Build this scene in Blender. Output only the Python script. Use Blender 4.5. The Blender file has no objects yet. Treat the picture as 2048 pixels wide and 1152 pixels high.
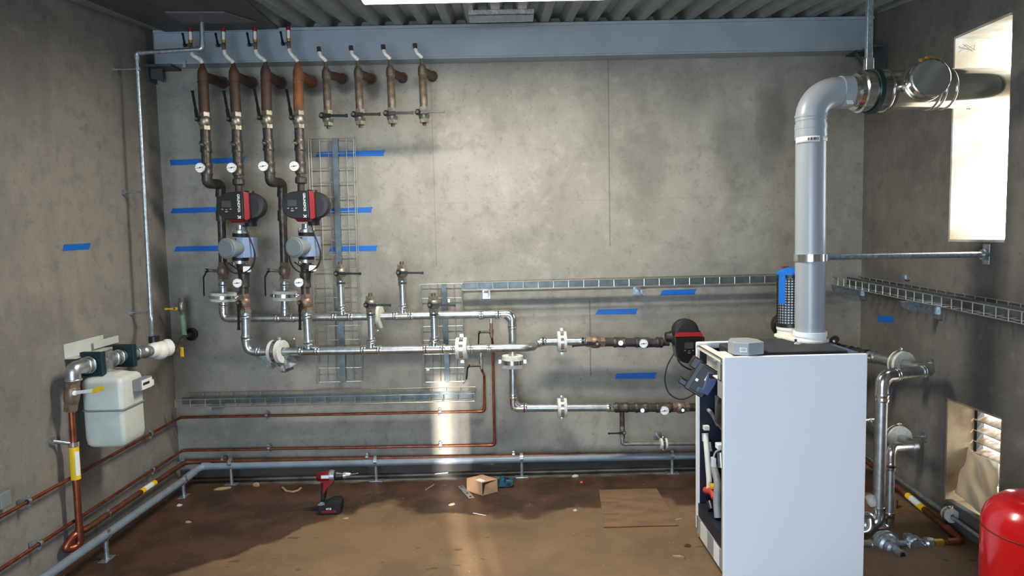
import bpy, bmesh, math, random
from mathutils import Vector, Matrix
random.seed(4)
S = bpy.context.scene
COL = S.collection
V = Vector

# ---------------------------------------------------------------- camera
F = 1360.0
EYE = V((0, 0, 1.6))
_d = V(((1010 - 1024) / F, (576 - 468) / F, -1)).normalized()
_x = V((1, .023, 0)); _x.z = (_x.x * _d.x + _x.y * _d.y) / (-_d.z); _x.normalize()
_z = _x.cross(_d)
CW = Matrix((_x, _d, _z)).transposed()          # world -> camera
WC = CW.transposed()
cam_d = bpy.data.cameras.new('camera'); cam = bpy.data.objects.new('camera', cam_d); COL.objects.link(cam)
cam_d.sensor_width = 36; cam_d.lens = 36 * F / 2048; cam_d.clip_start = .05; cam_d.clip_end = 200
cam.matrix_world = Matrix.Translation(EYE) @ WC.to_4x4()
S.camera = cam

def ray(px, py): return WC @ V(((px - 1024) / F, (576 - py) / F, -1))
def P(px, py, Y=None, X=None, Z=None):
    """the point of the room that the sight line of a measured spot meets on a plane of the room"""
    r = ray(px, py)
    t = Y / r.y if Y is not None else X / r.x if X is not None else (Z - EYE.z) / r.z
    return EYE + r * t

# ---------------------------------------------------------------- light and exposure
S.view_settings.view_transform = 'Standard'
S.view_settings.look = 'None'
S.view_settings.gamma = 1
S.view_settings.exposure = 0.22
S.cycles.use_denoising = True
S.cycles.max_bounces = 8
S.cycles.sample_clamp_indirect = 6
W = bpy.data.worlds.new('sky'); S.world = W; W.use_nodes = True
W.node_tree.nodes['Background'].inputs[0].default_value = (.86, .93, 1, 1)
W.node_tree.nodes['Background'].inputs[1].default_value = 8.0

def light(name, kind, energy, color, loc, direction, **kw):
    d = bpy.data.lights.new(name, kind); d.energy = energy; d.color = color
    for k, v in kw.items(): setattr(d, k, v)
    o = bpy.data.objects.new(name, d); COL.objects.link(o); o.location = loc
    o.rotation_euler = V(direction).to_track_quat('-Z', 'Y').to_euler()
    return o
_s = P(907, 1000, Z=0) - P(941, 1140, Z=0)
SUN_DIR = V((_s.x / _s.y, 1, -.235))
light('sun', 'SUN', 13.0, (1, .93, .84), (0, -6, 6), SUN_DIR, angle=math.radians(.9))
# daylight of the open doorway in the front wall, behind the camera
light('doorway_daylight', 'AREA', 150, (.62, .80, 1), (-.75, -1.62, 1.2), (.12, 1, -.08), shape='RECTANGLE', size=2.0, size_y=2.0)
LAMP_POWER = 62

# ---------------------------------------------------------------- materials
def lin(c):
    out = []
    for x in c[:3]:
        x /= 255.0
        out.append(x / 12.92 if x <= .04045 else ((x + .055) / 1.055) ** 2.4)
    return (*out, 1)

def mat(name, rgb, rough=.5, metal=0.0, rgb2=None, scale=8.0, bump=0.0, bscale=60.0, detail=4, lo=.35, hi=.65, coat=0, emit=None, estr=0, stretch=None):
    m = bpy.data.materials.new(name); m.use_nodes = True
    nt = m.node_tree; b = nt.nodes['Principled BSDF']
    b.inputs['Base Color'].default_value = lin(rgb)
    b.inputs['Roughness'].default_value = rough
    b.inputs['Metallic'].default_value = metal
    if coat: b.inputs['Coat Weight'].default_value = coat; b.inputs['Coat Roughness'].default_value = .12
    if emit: b.inputs['Emission Color'].default_value = lin(emit); b.inputs['Emission Strength'].default_value = estr
    tc = nt.nodes.new('ShaderNodeTexCoord')
    if rgb2:
        n = nt.nodes.new('ShaderNodeTexNoise'); n.inputs['Scale'].default_value = scale; n.inputs['Detail'].default_value = detail
        src = tc.outputs['Object']
        if stretch:
            mp = nt.nodes.new('ShaderNodeMapping'); mp.inputs['Scale'].default_value = stretch
            nt.links.new(src, mp.inputs['Vector']); src = mp.outputs['Vector']
        nt.links.new(src, n.inputs['Vector'])
        r = nt.nodes.new('ShaderNodeValToRGB')
        r.color_ramp.elements[0].position = lo; r.color_ramp.elements[1].position = hi
        r.color_ramp.elements[0].color = lin(rgb); r.color_ramp.elements[1].color = lin(rgb2)
        nt.links.new(n.outputs['Fac'], r.inputs['Fac']); nt.links.new(r.outputs['Color'], b.inputs['Base Color'])
    if bump:
        n2 = nt.nodes.new('ShaderNodeTexNoise'); n2.inputs['Scale'].default_value = bscale; n2.inputs['Detail'].default_value = 5
        nt.links.new(tc.outputs['Object'], n2.inputs['Vector'])
        bp = nt.nodes.new('ShaderNodeBump'); bp.inputs['Strength'].default_value = bump; bp.inputs['Distance'].default_value = .01
        nt.links.new(n2.outputs['Fac'], bp.inputs['Height']); nt.links.new(bp.outputs['Normal'], b.inputs['Normal'])
    return m

class NT:
    """small helper for the larger node materials"""
    def __init__(s, m): s.t = m.node_tree
    def n(s, typ, **kw):
        x = s.t.nodes.new(typ)
        for k, v in kw.items():
            if k.startswith('_'): setattr(x, k[1:], v)
            else: x.inputs[int(k[1:]) if k[0] == 'i' and k[1:].isdigit() else k].default_value = v
        return x
    def l(s, a, b): s.t.links.new(a, b)
    def math(s, op, a, b=None, clamp=False):
        x = s.t.nodes.new('ShaderNodeMath'); x.operation = op; x.use_clamp = clamp
        for i, q in enumerate((a, b)):
            if q is None: continue
            if isinstance(q, (int, float)): x.inputs[i].default_value = q
            else: s.l(q, x.inputs[i])
        return x.outputs[0]
    def mix(s, f, a, b, blend='MIX'):
        x = s.t.nodes.new('ShaderNodeMix'); x.data_type = 'RGBA'; x.blend_type = blend
        for sock, q in ((x.inputs[0], f), (x.inputs[6], a), (x.inputs[7], b)):
            if isinstance(q, (int, float)): sock.default_value = q
            elif isinstance(q, tuple): sock.default_value = q
            else: s.l(q, sock)
        return x.outputs[2]
    def noise(s, vec, scale, detail=5, rough=.55, stretch=None):
        if stretch:
            mp = s.t.nodes.new('ShaderNodeMapping'); mp.inputs['Scale'].default_value = stretch
            s.l(vec, mp.inputs['Vector']); vec = mp.outputs['Vector']
        x = s.t.nodes.new('ShaderNodeTexNoise'); x.inputs['Scale'].default_value = scale
        x.inputs['Detail'].default_value = detail; x.inputs['Roughness'].default_value = rough
        s.l(vec, x.inputs['Vector']); return x.outputs['Fac']
    def ramp(s, f, lo, hi):
        x = s.t.nodes.new('ShaderNodeMapRange'); x.inputs[1].default_value = lo; x.inputs[2].default_value = hi
        x.interpolation_type = 'SMOOTHSTEP'
        s.l(f, x.inputs[0]); return x.outputs[0]

def concrete(name, base, dark, pale, wet=False, lines_x=(), lines_z=(), patches=()):
    m = bpy.data.materials.new(name); m.use_nodes = True
    b = m.node_tree.nodes['Principled BSDF']; b.inputs['Roughness'].default_value = .85
    N = NT(m); tc = N.n('ShaderNodeTexCoord'); o = tc.outputs['Object']
    big = N.noise(o, .9, 5); mid = N.noise(o, 3.2, 6, .62); fine = N.noise(o, 28, 6, .7); run = N.noise(o, 2.6, 4, .5, (1.6, 1.6, .22))
    c = N.mix(N.ramp(big, .38, .66), lin(base), lin(dark))
    c = N.mix(N.math('MULTIPLY', N.ramp(mid, .48, .76), .6), c, lin(pale))
    c = N.mix(N.math('MULTIPLY', N.ramp(run, .5, .75), .6), c, lin([x * .95 for x in dark]))
    c = N.mix(N.math('MULTIPLY', N.ramp(fine, .55, .76), .55), c, lin([x * .72 for x in dark]))
    mot = N.noise(o, 9, 6, .68)
    c = N.mix(N.math('MULTIPLY', N.ramp(mot, .5, .68), .45), c, lin([x * .86 for x in dark]))
    c = N.mix(N.math('MULTIPLY', N.ramp(mot, .46, .32), .35), c, lin([min(255, x * 1.04) for x in pale]))
    pit = N.noise(o, 75, 2, .5)
    c = N.mix(N.math('MULTIPLY', N.ramp(pit, .70, .76), .55), c, lin([x * .55 for x in dark]))
    sp = N.n('ShaderNodeSeparateXYZ'); N.l(o, sp.inputs[0])
    for (x, z0, z1, s) in lines_x:                      # formwork joints, upright
        w = N.math('LESS_THAN', N.math('ABSOLUTE', N.math('SUBTRACT', sp.outputs['X'], x)), .0035)
        w = N.math('MULTIPLY', w, N.math('MULTIPLY', N.math('GREATER_THAN', sp.outputs['Z'], z0), N.math('LESS_THAN', sp.outputs['Z'], z1)))
        c = N.mix(N.math('MULTIPLY', w, s), c, lin([v * .5 for v in dark]))
    for (z, s) in lines_z:
        w = N.math('LESS_THAN', N.math('ABSOLUTE', N.math('SUBTRACT', sp.outputs['Z'], z)), .003)
        c = N.mix(N.math('MULTIPLY', w, s), c, lin([v * .6 for v in dark]))
    for (x, z, rx, rz, s) in patches:                   # damp stains of a shape of their own
        dx = N.math('DIVIDE', N.math('SUBTRACT', sp.outputs['X'], x), rx); dz = N.math('DIVIDE', N.math('SUBTRACT', sp.outputs['Z'], z), rz)
        q = N.math('ADD', N.math('ADD', N.math('MULTIPLY', dx, dx), N.math('MULTIPLY', dz, dz)), N.math('MULTIPLY', N.math('SUBTRACT', mid, .5), 2.6))
        w = N.math('SUBTRACT', 1.0, N.ramp(q, .1, 1.35))
        c = N.mix(N.math('MULTIPLY', w, s * .8), c, lin([v * .74 for v in dark]))
    if wet:                                             # damp tide mark along the foot of the wall
        q = N.math('ADD', sp.outputs['Z'], N.math('MULTIPLY', N.math('SUBTRACT', N.noise(o, 5, 4), .5), .16))
        c = N.mix(N.math('SUBTRACT', 1.0, N.ramp(q, .062, .098)), c, lin((54, 51, 51)))
    N.l(c, b.inputs['Base Color'])
    bp = N.n('ShaderNodeBump'); bp.inputs['Strength'].default_value = .25; bp.inputs['Distance'].default_value = .01
    N.l(N.math('ADD', fine, N.math('MULTIPLY', mid, .8)), bp.inputs['Height']); N.l(bp.outputs['Normal'], b.inputs['Normal'])
    return m

M = {}
def defm(key, *a, **k): M[key] = mat(key, *a, **k)
defm('galv', (200, 203, 202), .36, .95, (170, 174, 175), 30)
defm('press', (228, 230, 228), .2, 1)
defm('zinc', (192, 198, 202), .38, .85, (150, 158, 162), 60)
defm('wire', (205, 206, 198), .35, .9)
defm('strip', (112, 120, 121), .45, .8, (92, 101, 104), 20)
defm('stainless', (228, 225, 218), .15, 1)
defm('dark_pipe', (92, 84, 76), .42, .55, (66, 60, 56), 40)
defm('rust_dark', (66, 54, 46), .6, .25, (92, 64, 44), 26, bump=.25)
defm('rust_mid', (90, 62, 46), .65, .2, (66, 52, 44), 22, bump=.25)
defm('rust_orange', (136, 84, 46), .75, .1, (98, 62, 40), 16, bump=.35)
defm('old_steel', (112, 100, 84), .5, .45, (74, 64, 54), 34, bump=.2)
defm('nickel', (158, 150, 136), .42, .75, (124, 116, 104), 40)
defm('bronze', (140, 118, 98), .45, .5, (116, 96, 82), 40)
defm('brass', (205, 165, 80), .35, .8)
defm('copper', (166, 94, 68), .38, .85, (126, 70, 50), 22)
defm('copper_dull', (128, 78, 54), .5, .6, (98, 58, 42), 22)
defm('black', (22, 22, 23), .42)
defm('rubber', (20, 21, 22), .6)
defm('black_gloss', (30, 29, 28), .3, coat=.3)
defm('iron', (44, 42, 42), .5, .3)
defm('screen', (66, 66, 66), .25)
defm('red', (128, 18, 26), .4)
defm('red_dark', (104, 14, 22), .45)
defm('red_vessel', (196, 6, 16), .24, coat=.6)
defm('blue_tape', (0, 96, 182), .55)
defm('white', (238, 238, 236), .45)
defm('white_panel', (246, 247, 248), .35)
defm('cream', (222, 218, 204), .5)
defm('ptfe', (226, 224, 214), .7, 0, (196, 192, 180), 60)
defm('foam', (214, 212, 200), .8, 0, (196, 194, 184), 50)
defm('meter', (200, 204, 194), .45, 0, (190, 194, 184), 12)
defm('meter_grey', (120, 124, 122), .5)
defm('teal', (6, 40, 46), .5)
defm('yellow', (236, 188, 12), .5)
defm('label', (226, 226, 220), .6)
defm('ink', (32, 32, 32), .6)
defm('pvc', (122, 134, 144), .4, 0, (112, 124, 134), 14)
defm('flue_grey', (152, 156, 160), .36, coat=.15)
defm('beam', (150, 159, 166), .42, 0, (142, 152, 159), 6)
defm('beam_dark', (70, 74, 78), .6)
defm('deck', (142, 146, 138), .45, .3, (124, 128, 122), 5)
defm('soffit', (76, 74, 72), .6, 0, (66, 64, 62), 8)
defm('lamp_body', (220, 216, 196), .5)
defm('actuator', (124, 142, 172), .45)
defm('actuator_grey', (120, 128, 130), .5)
defm('navy', (20, 26, 46), .5)
defm('navy_grey', (84, 94, 128), .5)
defm('boiler_top', (52, 54, 60), .75, 0, (40, 42, 48), 18)
defm('skirt', (150, 150, 148), .5)
defm('red_plastic', (205, 70, 44), .45)
defm('green_paint', (148, 176, 148), .55, 0, (124, 150, 128), 20)
defm('gasket', (14, 44, 38), .5)
defm('cardboard', (188, 146, 112), .85, 0, (174, 132, 100), 14)
defm('board', (126, 97, 70), .75, 0, (108, 81, 56), 5, stretch=(1, 3, 1))
defm('teal_plastic', (14, 76, 96), .45)
defm('paper', (226, 222, 212), .9, 0, (212, 207, 196), 8)
_n = NT(M['paper']); _t = _n.n('ShaderNodeBsdfTranslucent'); _t.inputs[0].default_value = lin((214, 200, 176)); _mx = _n.n('ShaderNodeMixShader'); _mx.inputs[0].default_value = .45
_o = M['paper'].node_tree.nodes['Material Output']; _n.l(M['paper'].node_tree.nodes['Principled BSDF'].outputs[0], _mx.inputs[1]); _n.l(_t.outputs[0], _mx.inputs[2]); _n.l(_mx.outputs[0], _o.inputs[0])
defm('scrap', (148, 122, 88), .85)
defm('scrap_white', (176, 172, 162), .85)
defm('louvre', (176, 170, 152), .6, 0, (120, 92, 60), 24)
defm('render_jamb', (208, 204, 196), .9, 0, (180, 166, 140), 7, bump=.2)
defm('rust_jamb', (160, 140, 106), .85, 0, (120, 92, 62), 7, lo=.45, hi=.7, bump=.2)
defm('outside', (200, 196, 186), .9, 0, (184, 180, 170), 3)
M['lamp'] = mat('lamp', (255, 252, 240), .5, emit=(255, 246, 228), estr=9)

# ---------------------------------------------------------------- mesh builder
class MB:
    def __init__(s): s.v = []; s.f = []; s.mi = 0
    def add(s, vs, fs, smooth=False):
        o = len(s.v); s.v += [V(q) for q in vs]
        for f in fs: s.f.append((tuple(o + i for i in f), smooth, s.mi))
        return s
    def m(s, i): s.mi = i; return s
    def tube(s, pts, r, n=12, caps=True, roll=0):
        pts = [V(p) for p in pts]; k = len(pts)
        rr = r if isinstance(r, (list, tuple)) else [r] * k
        t = []
        for i in range(k):
            a = pts[max(i - 1, 0)]; b = pts[min(i + 1, k - 1)]; q = (b - a)
            if 0 < i < k - 1: q = (pts[i] - a).normalized() + (b - pts[i]).normalized()
            t.append(q.normalized() if q.length > 1e-9 else V((0, 0, 1)))
        u = t[0].orthogonal().normalized(); vs = []
        for i in range(k):
            if i: u = (t[i - 1].rotation_difference(t[i]) @ u); u = (u - t[i] * u.dot(t[i])).normalized()
            w = t[i].cross(u); sc = 1.0
            if 0 < i < k - 1:
                c = (pts[i] - pts[i - 1]).normalized().dot(t[i]); sc = 1.0
            for j in range(n):
                a = 2 * math.pi * j / n + roll
                vs.append(pts[i] + (u * math.cos(a) + w * math.sin(a)) * rr[i] * sc)
        fs = [(i * n + j, i * n + (j + 1) % n, (i + 1) * n + (j + 1) % n, (i + 1) * n + j) for i in range(k - 1) for j in range(n)]
        s.add(vs, fs, n > 6)
        if caps:
            s.add(vs[:n], [tuple(range(n))[::-1]]); s.add(vs[-n:], [tuple(range(n))])
        return s
    def lathe(s, o, axis, prof, n=20, smooth_prof=False):
        """profile of (distance along axis, radius)"""
        o = V(o); ax = V(axis).normalized(); u = ax.orthogonal().normalized(); w = ax.cross(u)
        def ring(h, r): return [o + ax * h + (u * math.cos(2 * math.pi * j / n) + w * math.sin(2 * math.pi * j / n)) * max(r, 1e-5) for j in range(n)]
        if smooth_prof:
            vs = [q for h, r in prof for q in ring(h, r)]
            s.add(vs, [(i * n + j, i * n + (j + 1) % n, (i + 1) * n + (j + 1) % n, (i + 1) * n + j) for i in range(len(prof) - 1) for j in range(n)], True)
        else:
            for (h0, r0), (h1, r1) in zip(prof, prof[1:]):
                s.add(ring(h0, r0) + ring(h1, r1), [(j, (j + 1) % n, n + (j + 1) % n, n + j) for j in range(n)], abs(h0 - h1) > 1e-6)
        for (h, r), rev in ((prof[0], True), (prof[-1], False)):
            if r > 1e-4:
                s.add(ring(h, r), [tuple(range(n))[::-1] if rev else tuple(range(n))])
        return s
    def cyl(s, a, b, r, n=16, r2=None):
        a = V(a); b = V(b); L = (b - a).length
        return s.lathe(a, b - a, [(0, r), (L, r if r2 is None else r2)], n)
    def box(s, c, size, R=None):
        c = V(c); h = V(size) / 2; R = R or Matrix.Identity(3)
        vs = [c + R @ V((sx * h.x, sy * h.y, sz * h.z)) for sx in (-1, 1) for sy in (-1, 1) for sz in (-1, 1)]
        return s.add(vs, [(0, 1, 3, 2), (4, 6, 7, 5), (0, 4, 5, 1), (2, 3, 7, 6), (0, 2, 6, 4), (1, 5, 7, 3)])
    def box2(s, a, b):
        a = V(a); b = V(b); return s.box((a + b) / 2, V((abs(a.x - b.x), abs(a.y - b.y), abs(a.z - b.z))))
    def bar(s, a, b, w, t, up=(0, -1, 0)):
        """flat bar from a to b, w wide across, t thick along up"""
        a = V(a); b = V(b); x = (b - a).normalized(); z = V(up); z = (z - x * z.dot(x)).normalized(); y = z.cross(x)
        return s.box((a + b) / 2, ((b - a).length, w, t), Matrix((x, y, z)).transposed())
    def prism(s, poly, vec):
        k = len(poly); vec = V(vec); p = [V(q) for q in poly]
        return s.add(p + [q + vec for q in p], [tuple(range(k))[::-1], tuple(range(k, 2 * k))] + [(i, (i + 1) % k, k + (i + 1) % k, k + i) for i in range(k)])
    def ball(s, c, r, n=12, sc=(1, 1, 1)):
        c = V(c); k = n // 2; vs = []
        for i in range(k + 1):
            th = math.pi * i / k
            for j in range(n):
                a = 2 * math.pi * j / n
                vs.append(c + V((sc[0] * r * math.sin(th) * math.cos(a), sc[1] * r * math.sin(th) * math.sin(a), sc[2] * r * math.cos(th))))
        return s.add(vs, [(i * n + j, i * n + (j + 1) % n, (i + 1) * n + (j + 1) % n, (i + 1) * n + j) for i in range(k) for j in range(n)], True)
    def ring(s, c, axis, R, r, n=24, k=8):
        ax = V(axis).normalized(); u = ax.orthogonal().normalized(); w = ax.cross(u); c = V(c); vs = []
        for i in range(n):
            a = 2 * math.pi * i / n; d = u * math.cos(a) + w * math.sin(a)
            for j in range(k):
                b = 2 * math.pi * j / k; vs.append(c + d * (R + r * math.cos(b)) + ax * r * math.sin(b))
        return s.add(vs, [(i * k + j, i * k + (j + 1) % k, ((i + 1) % n) * k + (j + 1) % k, ((i + 1) % n) * k + j) for i in range(n) for j in range(k)], True)
    def band(s, c, axis, ri, ro, L, n=28):
        """hollow ring of length L centred on c"""
        return s._band(V(c), V(axis).normalized(), ri, ro, L, n)
    def _band(s, c, ax, ri, ro, L, n):
        u = ax.orthogonal().normalized(); w = ax.cross(u)
        def rg(h, r): return [c + ax * h + (u * math.cos(2 * math.pi * j / n) + w * math.sin(2 * math.pi * j / n)) * r for j in range(n)]
        h = L / 2
        for a, b, sm in ((rg(-h, ro), rg(h, ro), True), (rg(h, ro), rg(h, ri), False), (rg(h, ri), rg(-h, ri), True), (rg(-h, ri), rg(-h, ro), False)):
            s.add(a + b, [(j, (j + 1) % n, n + (j + 1) % n, n + j) for j in range(n)], sm)
        return s

OFF = {}
def build(name, mb, mats, parent=None, loc=None, bevel=0):
    off = OFF[parent.name] if parent else V(loc if loc is not None else (0, 0, 0))
    me = bpy.data.meshes.new(name)
    me.from_pydata([q - off for q in mb.v], [], [f[0] for f in mb.f])
    me.polygons.foreach_set('use_smooth', [f[1] for f in mb.f])
    me.polygons.foreach_set('material_index', [f[2] for f in mb.f])
    for m in (mats if isinstance(mats, (list, tuple)) else [mats]): me.materials.append(M[m] if isinstance(m, str) else m)
    bm = bmesh.new(); bm.from_mesh(me); bmesh.ops.recalc_face_normals(bm, faces=bm.faces); bm.to_mesh(me); bm.free()
    o = bpy.data.objects.new(name, me); COL.objects.link(o)
    OFF[o.name] = off
    if parent: o.parent = parent
    else: o.location = off
    if bevel:
        md = o.modifiers.new('bevel', 'BEVEL'); md.width = bevel; md.segments = 2; md.limit_method = 'ANGLE'; md.angle_limit = math.radians(40)
        o.data.polygons.foreach_set('use_smooth', [True] * len(o.data.polygons))
        md.harden_normals = True
    return o
def tag(o, label, cat, group=None):
    o['label'] = label; o['category'] = cat
    if group: o['group'] = group
    return o
def thing(name, label, cat, loc, group=None):
    o = bpy.data.objects.new(name, None); COL.objects.link(o); o.location = loc; o.empty_display_size = .05
    OFF[o.name] = V(loc); return tag(o, label, cat, group)
def struct(name, mb, mats, bevel=0):
    o = build(name, mb, mats, bevel=bevel); o['kind'] = 'structure'; return o
def text(name, s, m, parent, origin, xdir, ydir, size, depth=.0006):
    """raised lettering: origin is the middle of the word, xdir the reading direction"""
    c = bpy.data.curves.new(name, 'FONT'); c.body = s; c.size = size; c.align_x = 'CENTER'; c.align_y = 'CENTER'; c.extrude = depth; c.offset = size * .012
    t = bpy.data.objects.new(name, c); COL.objects.link(t)
    dg = bpy.context.evaluated_depsgraph_get(); me = bpy.data.meshes.new_from_object(t.evaluated_get(dg))
    bpy.data.objects.remove(t); bpy.data.curves.remove(c)
    x = V(xdir).normalized(); z = x.cross(V(ydir)).normalized(); y = z.cross(x)
    R = Matrix((x, y, z)).transposed(); off = OFF[parent.name]
    for q in me.vertices: q.co = V(origin) + R @ q.co - off
    me.materials.clear(); me.materials.append(M[m])
    o = bpy.data.objects.new(name, me); COL.objects.link(o); o.parent = parent; OFF[o.name] = off; return o

def fillet(pts, r, seg=6):
    pts = [V(p) for p in pts]; out = [pts[0]]
    for a, b, c in zip(pts, pts[1:], pts[2:]):
        u = (a - b); w = (c - b); q = min(r, u.length * .48, w.length * .48)
        s0 = b + u.normalized() * q; s1 = b + w.normalized() * q
        for i in range(seg + 1):
            t = i / seg; out.append(s0 * (1 - t) ** 2 + b * 2 * t * (1 - t) + s1 * t * t)
    return out + [pts[-1]]
def lerp(a, b, t): return V(a) * (1 - t) + V(b) * t

# ---------------------------------------------------------------- the room
YB = P(1010, 940, Z=0).y            # back wall
XL, XR = -2.235, 2.375
YF = -1.8                           # front wall, behind the camera
SL = .115                           # pitch of the roof
YBEAM = YB - .12
ZBEAM = P(1020, 46, Y=YBEAM).z      # top of the beam carries the deck
def zdeck(y): return ZBEAM - SL * (YBEAM - y)
def PC(px, py, dz=0):               # on the pitched underside of the roof
    r = ray(px, py); t = (ZBEAM + dz - SL * YBEAM - EYE.z) / (r.z - SL * r.y); return EYE + r * t

back_mat = concrete('concrete_back', (153, 148, 137), (133, 129, 120), (163, 158, 147), True,
    lines_x=((P(1218, 300, Y=YB).x, P(0, 520, Y=YB).z, P(0, 140, Y=YB).z, .5), (P(1180, 640, Y=YB).x, P(1180, 750, Y=YB).z, P(1180, 600, Y=YB).z, .6), (P(866, 300, Y=YB).x, 1.4, 2.7, .22)),
    lines_z=((P(1200, 400, Y=YB).z, .12), (P(1100, 600, Y=YB).z, .10)),
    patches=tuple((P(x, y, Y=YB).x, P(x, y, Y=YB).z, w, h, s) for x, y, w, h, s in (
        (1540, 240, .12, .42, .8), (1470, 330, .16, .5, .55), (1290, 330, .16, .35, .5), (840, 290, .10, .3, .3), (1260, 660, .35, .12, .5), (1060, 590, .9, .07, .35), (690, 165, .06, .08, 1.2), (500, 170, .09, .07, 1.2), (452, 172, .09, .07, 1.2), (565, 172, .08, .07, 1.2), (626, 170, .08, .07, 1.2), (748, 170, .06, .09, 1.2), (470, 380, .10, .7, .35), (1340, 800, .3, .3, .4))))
left_mat = concrete('concrete_left', (134, 128, 119), (114, 109, 103), (144, 137, 127), patches=((-2.235, 1.1, 9, .02, .0),))
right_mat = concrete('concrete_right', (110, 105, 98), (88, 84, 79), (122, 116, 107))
T = .25
struct('wall_back', MB().box2((XL - T, YB, -.1), (XR + T, YB + T, 3.4)), back_mat)
struct('wall_left', MB().box2((XL - T, YF, -.1), (XL, YB, 3.4)), left_mat)
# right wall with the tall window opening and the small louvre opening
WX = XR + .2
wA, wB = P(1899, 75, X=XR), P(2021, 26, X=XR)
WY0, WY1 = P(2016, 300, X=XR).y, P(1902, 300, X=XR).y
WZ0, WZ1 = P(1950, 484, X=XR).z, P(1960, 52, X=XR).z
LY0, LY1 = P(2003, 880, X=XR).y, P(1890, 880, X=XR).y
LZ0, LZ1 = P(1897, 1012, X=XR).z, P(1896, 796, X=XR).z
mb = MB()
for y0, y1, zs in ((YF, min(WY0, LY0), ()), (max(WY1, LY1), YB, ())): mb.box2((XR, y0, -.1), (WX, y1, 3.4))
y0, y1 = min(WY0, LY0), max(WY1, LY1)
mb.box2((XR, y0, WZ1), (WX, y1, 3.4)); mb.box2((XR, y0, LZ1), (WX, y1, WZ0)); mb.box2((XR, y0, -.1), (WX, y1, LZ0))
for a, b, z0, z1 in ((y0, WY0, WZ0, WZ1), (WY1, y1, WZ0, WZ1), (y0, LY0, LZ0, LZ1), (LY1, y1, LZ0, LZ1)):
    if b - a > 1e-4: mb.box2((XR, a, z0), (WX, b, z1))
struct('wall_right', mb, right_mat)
# plastered linings of the window opening and of the louvre opening
t = .012
struct('window_1', MB().box2((XR - .001, WY1 - t, WZ0), (WX + .02, WY1, WZ1)).box2((XR + .012, WY0, WZ0), (WX + .02, WY0 + t, WZ1))
       .box2((XR + .002, WY0 + t, WZ0), (WX + .02, WY1 - t, WZ0 + t)).box2((XR - .001, WY0 + t, WZ1 - t), (WX + .02, WY1 - t, WZ1)), 'render_jamb')
lo = struct('window_2', MB().box2((XR + .004, LY1 - t, LZ0), (WX, LY1, LZ1)).box2((XR + .004, LY0, LZ0), (WX, LY0 + t, LZ1))
       .box2((XR + .004, LY0 + t, LZ1 - t), (WX, LY1 - t, LZ1)).box2((XR + .004, LY0 + t, LZ0), (WX, LY1 - t, LZ0 + t)), 'rust_jamb')
mb = MB(); nsl = 9
for i in range(nsl):
    z = LZ0 + .03 + (LZ1 - LZ0 - .05) * (i + .5) / nsl
    mb.box((WX - .028, (LY0 + LY1) / 2, z), (.055, LY1 - LY0 - .03, .006), Matrix.Rotation(math.radians(-24), 3, 'Y'))
fr = MB().box2((WX - .05, LY1 - .034, LZ0 + .012), (WX - .012, LY1 - .012, LZ1 - .012)).box2((WX - .05, LY0 + .012, LZ0 + .012), (WX - .012, LY0 + .03, LZ1 - .012)).box2((WX - .05, LY0 + .012, LZ0 + .012), (WX - .012, LY1 - .012, LZ0 + .02))
lv = thing('louvre_grille', 'slatted louvre grille letting daylight in at the small low opening of right wall', 'grille', (WX - .03, (LY0 + LY1) / 2, LZ0 + .012))
build('slats', mb, 'louvre', lv); build('grille_frame', fr, 'iron', lv)

# front wall behind the camera: closed but for a narrow gap that the sun comes through
gp_ = P(941, 1140, Z=0); gx = gp_.x + (YF - gp_.y) * SUN_DIR.x; gt = 2.14
gaps = ((gx - .055, gx + .055), (gx + .105, gx + .135))      # unseen slots shaped to throw the sun streak, the narrower for its dim lobe
mb = MB(); xw = XL - T
for g0, g1 in gaps:
    mb.box2((xw, YF - .05, -.1), (g0, YF, 3.4)).box2((g0, YF - .05, gt), (g1, YF, 3.4)); xw = g1
mb.box2((xw, YF - .05, -.1), (WX, YF, 3.4))
struct('wall_front', mb, left_mat)

# floor: brown, stained, with a grey strip along the back wall
m = bpy.data.materials.new('floor'); m.use_nodes = True; N = NT(m); b = m.node_tree.nodes['Principled BSDF']
tc = N.n('ShaderNodeTexCoord'); o = tc.outputs['Object']; sp = N.n('ShaderNodeSeparateXYZ'); N.l(o, sp.inputs[0])
big = N.noise(o, 1.3, 5, .6); mid = N.noise(o, 4.2, 6, .6); fine = N.noise(o, 34, 5, .7)
c = N.mix(N.ramp(big, .38, .64), lin((122, 95, 67)), lin((102, 80, 56)))
c = N.mix(N.math('MULTIPLY', N.ramp(mid, .5, .75), .6), c, lin((132, 106, 77)))
c = N.mix(N.math('MULTIPLY', N.ramp(fine, .56, .78), .5), c, lin((84, 56, 36)))
q = N.math('ADD', sp.outputs['Y'], N.math('MULTIPLY', N.math('SUBTRACT', N.noise(o, 1.7, 4, .5), .5), 1.5))
xl = N.math('SUBTRACT', N.math('MULTIPLY', sp.outputs['X'], -1.0), 1.05)              # the damp reaches out along the left wall too
q = N.math('ADD', q, N.math('MULTIPLY', N.math('MAXIMUM', xl, 0.0), 1.15))
w = N.ramp(q, YB - .70, YB - .60)
c = N.mix(N.math('MULTIPLY', w, .93), c, N.mix(N.ramp(mid, .4, .6), lin((46, 31, 22)), lin((72, 48, 33))))
wet = w
q = N.math('ADD', sp.outputs['Y'], N.math('MULTIPLY', N.math('SUBTRACT', N.noise(o, 6, 5), .5), .12))
c = N.mix(N.math('MULTIPLY', N.ramp(q, YB - .18, YB - .13), N.ramp(sp.outputs['X'], -1.95, -1.5)), c, N.mix(N.ramp(mid, .4, .62), lin((112, 112, 106)), lin((70, 66, 62))))
sp2 = N.noise(o, 60, 2, .5)
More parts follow.
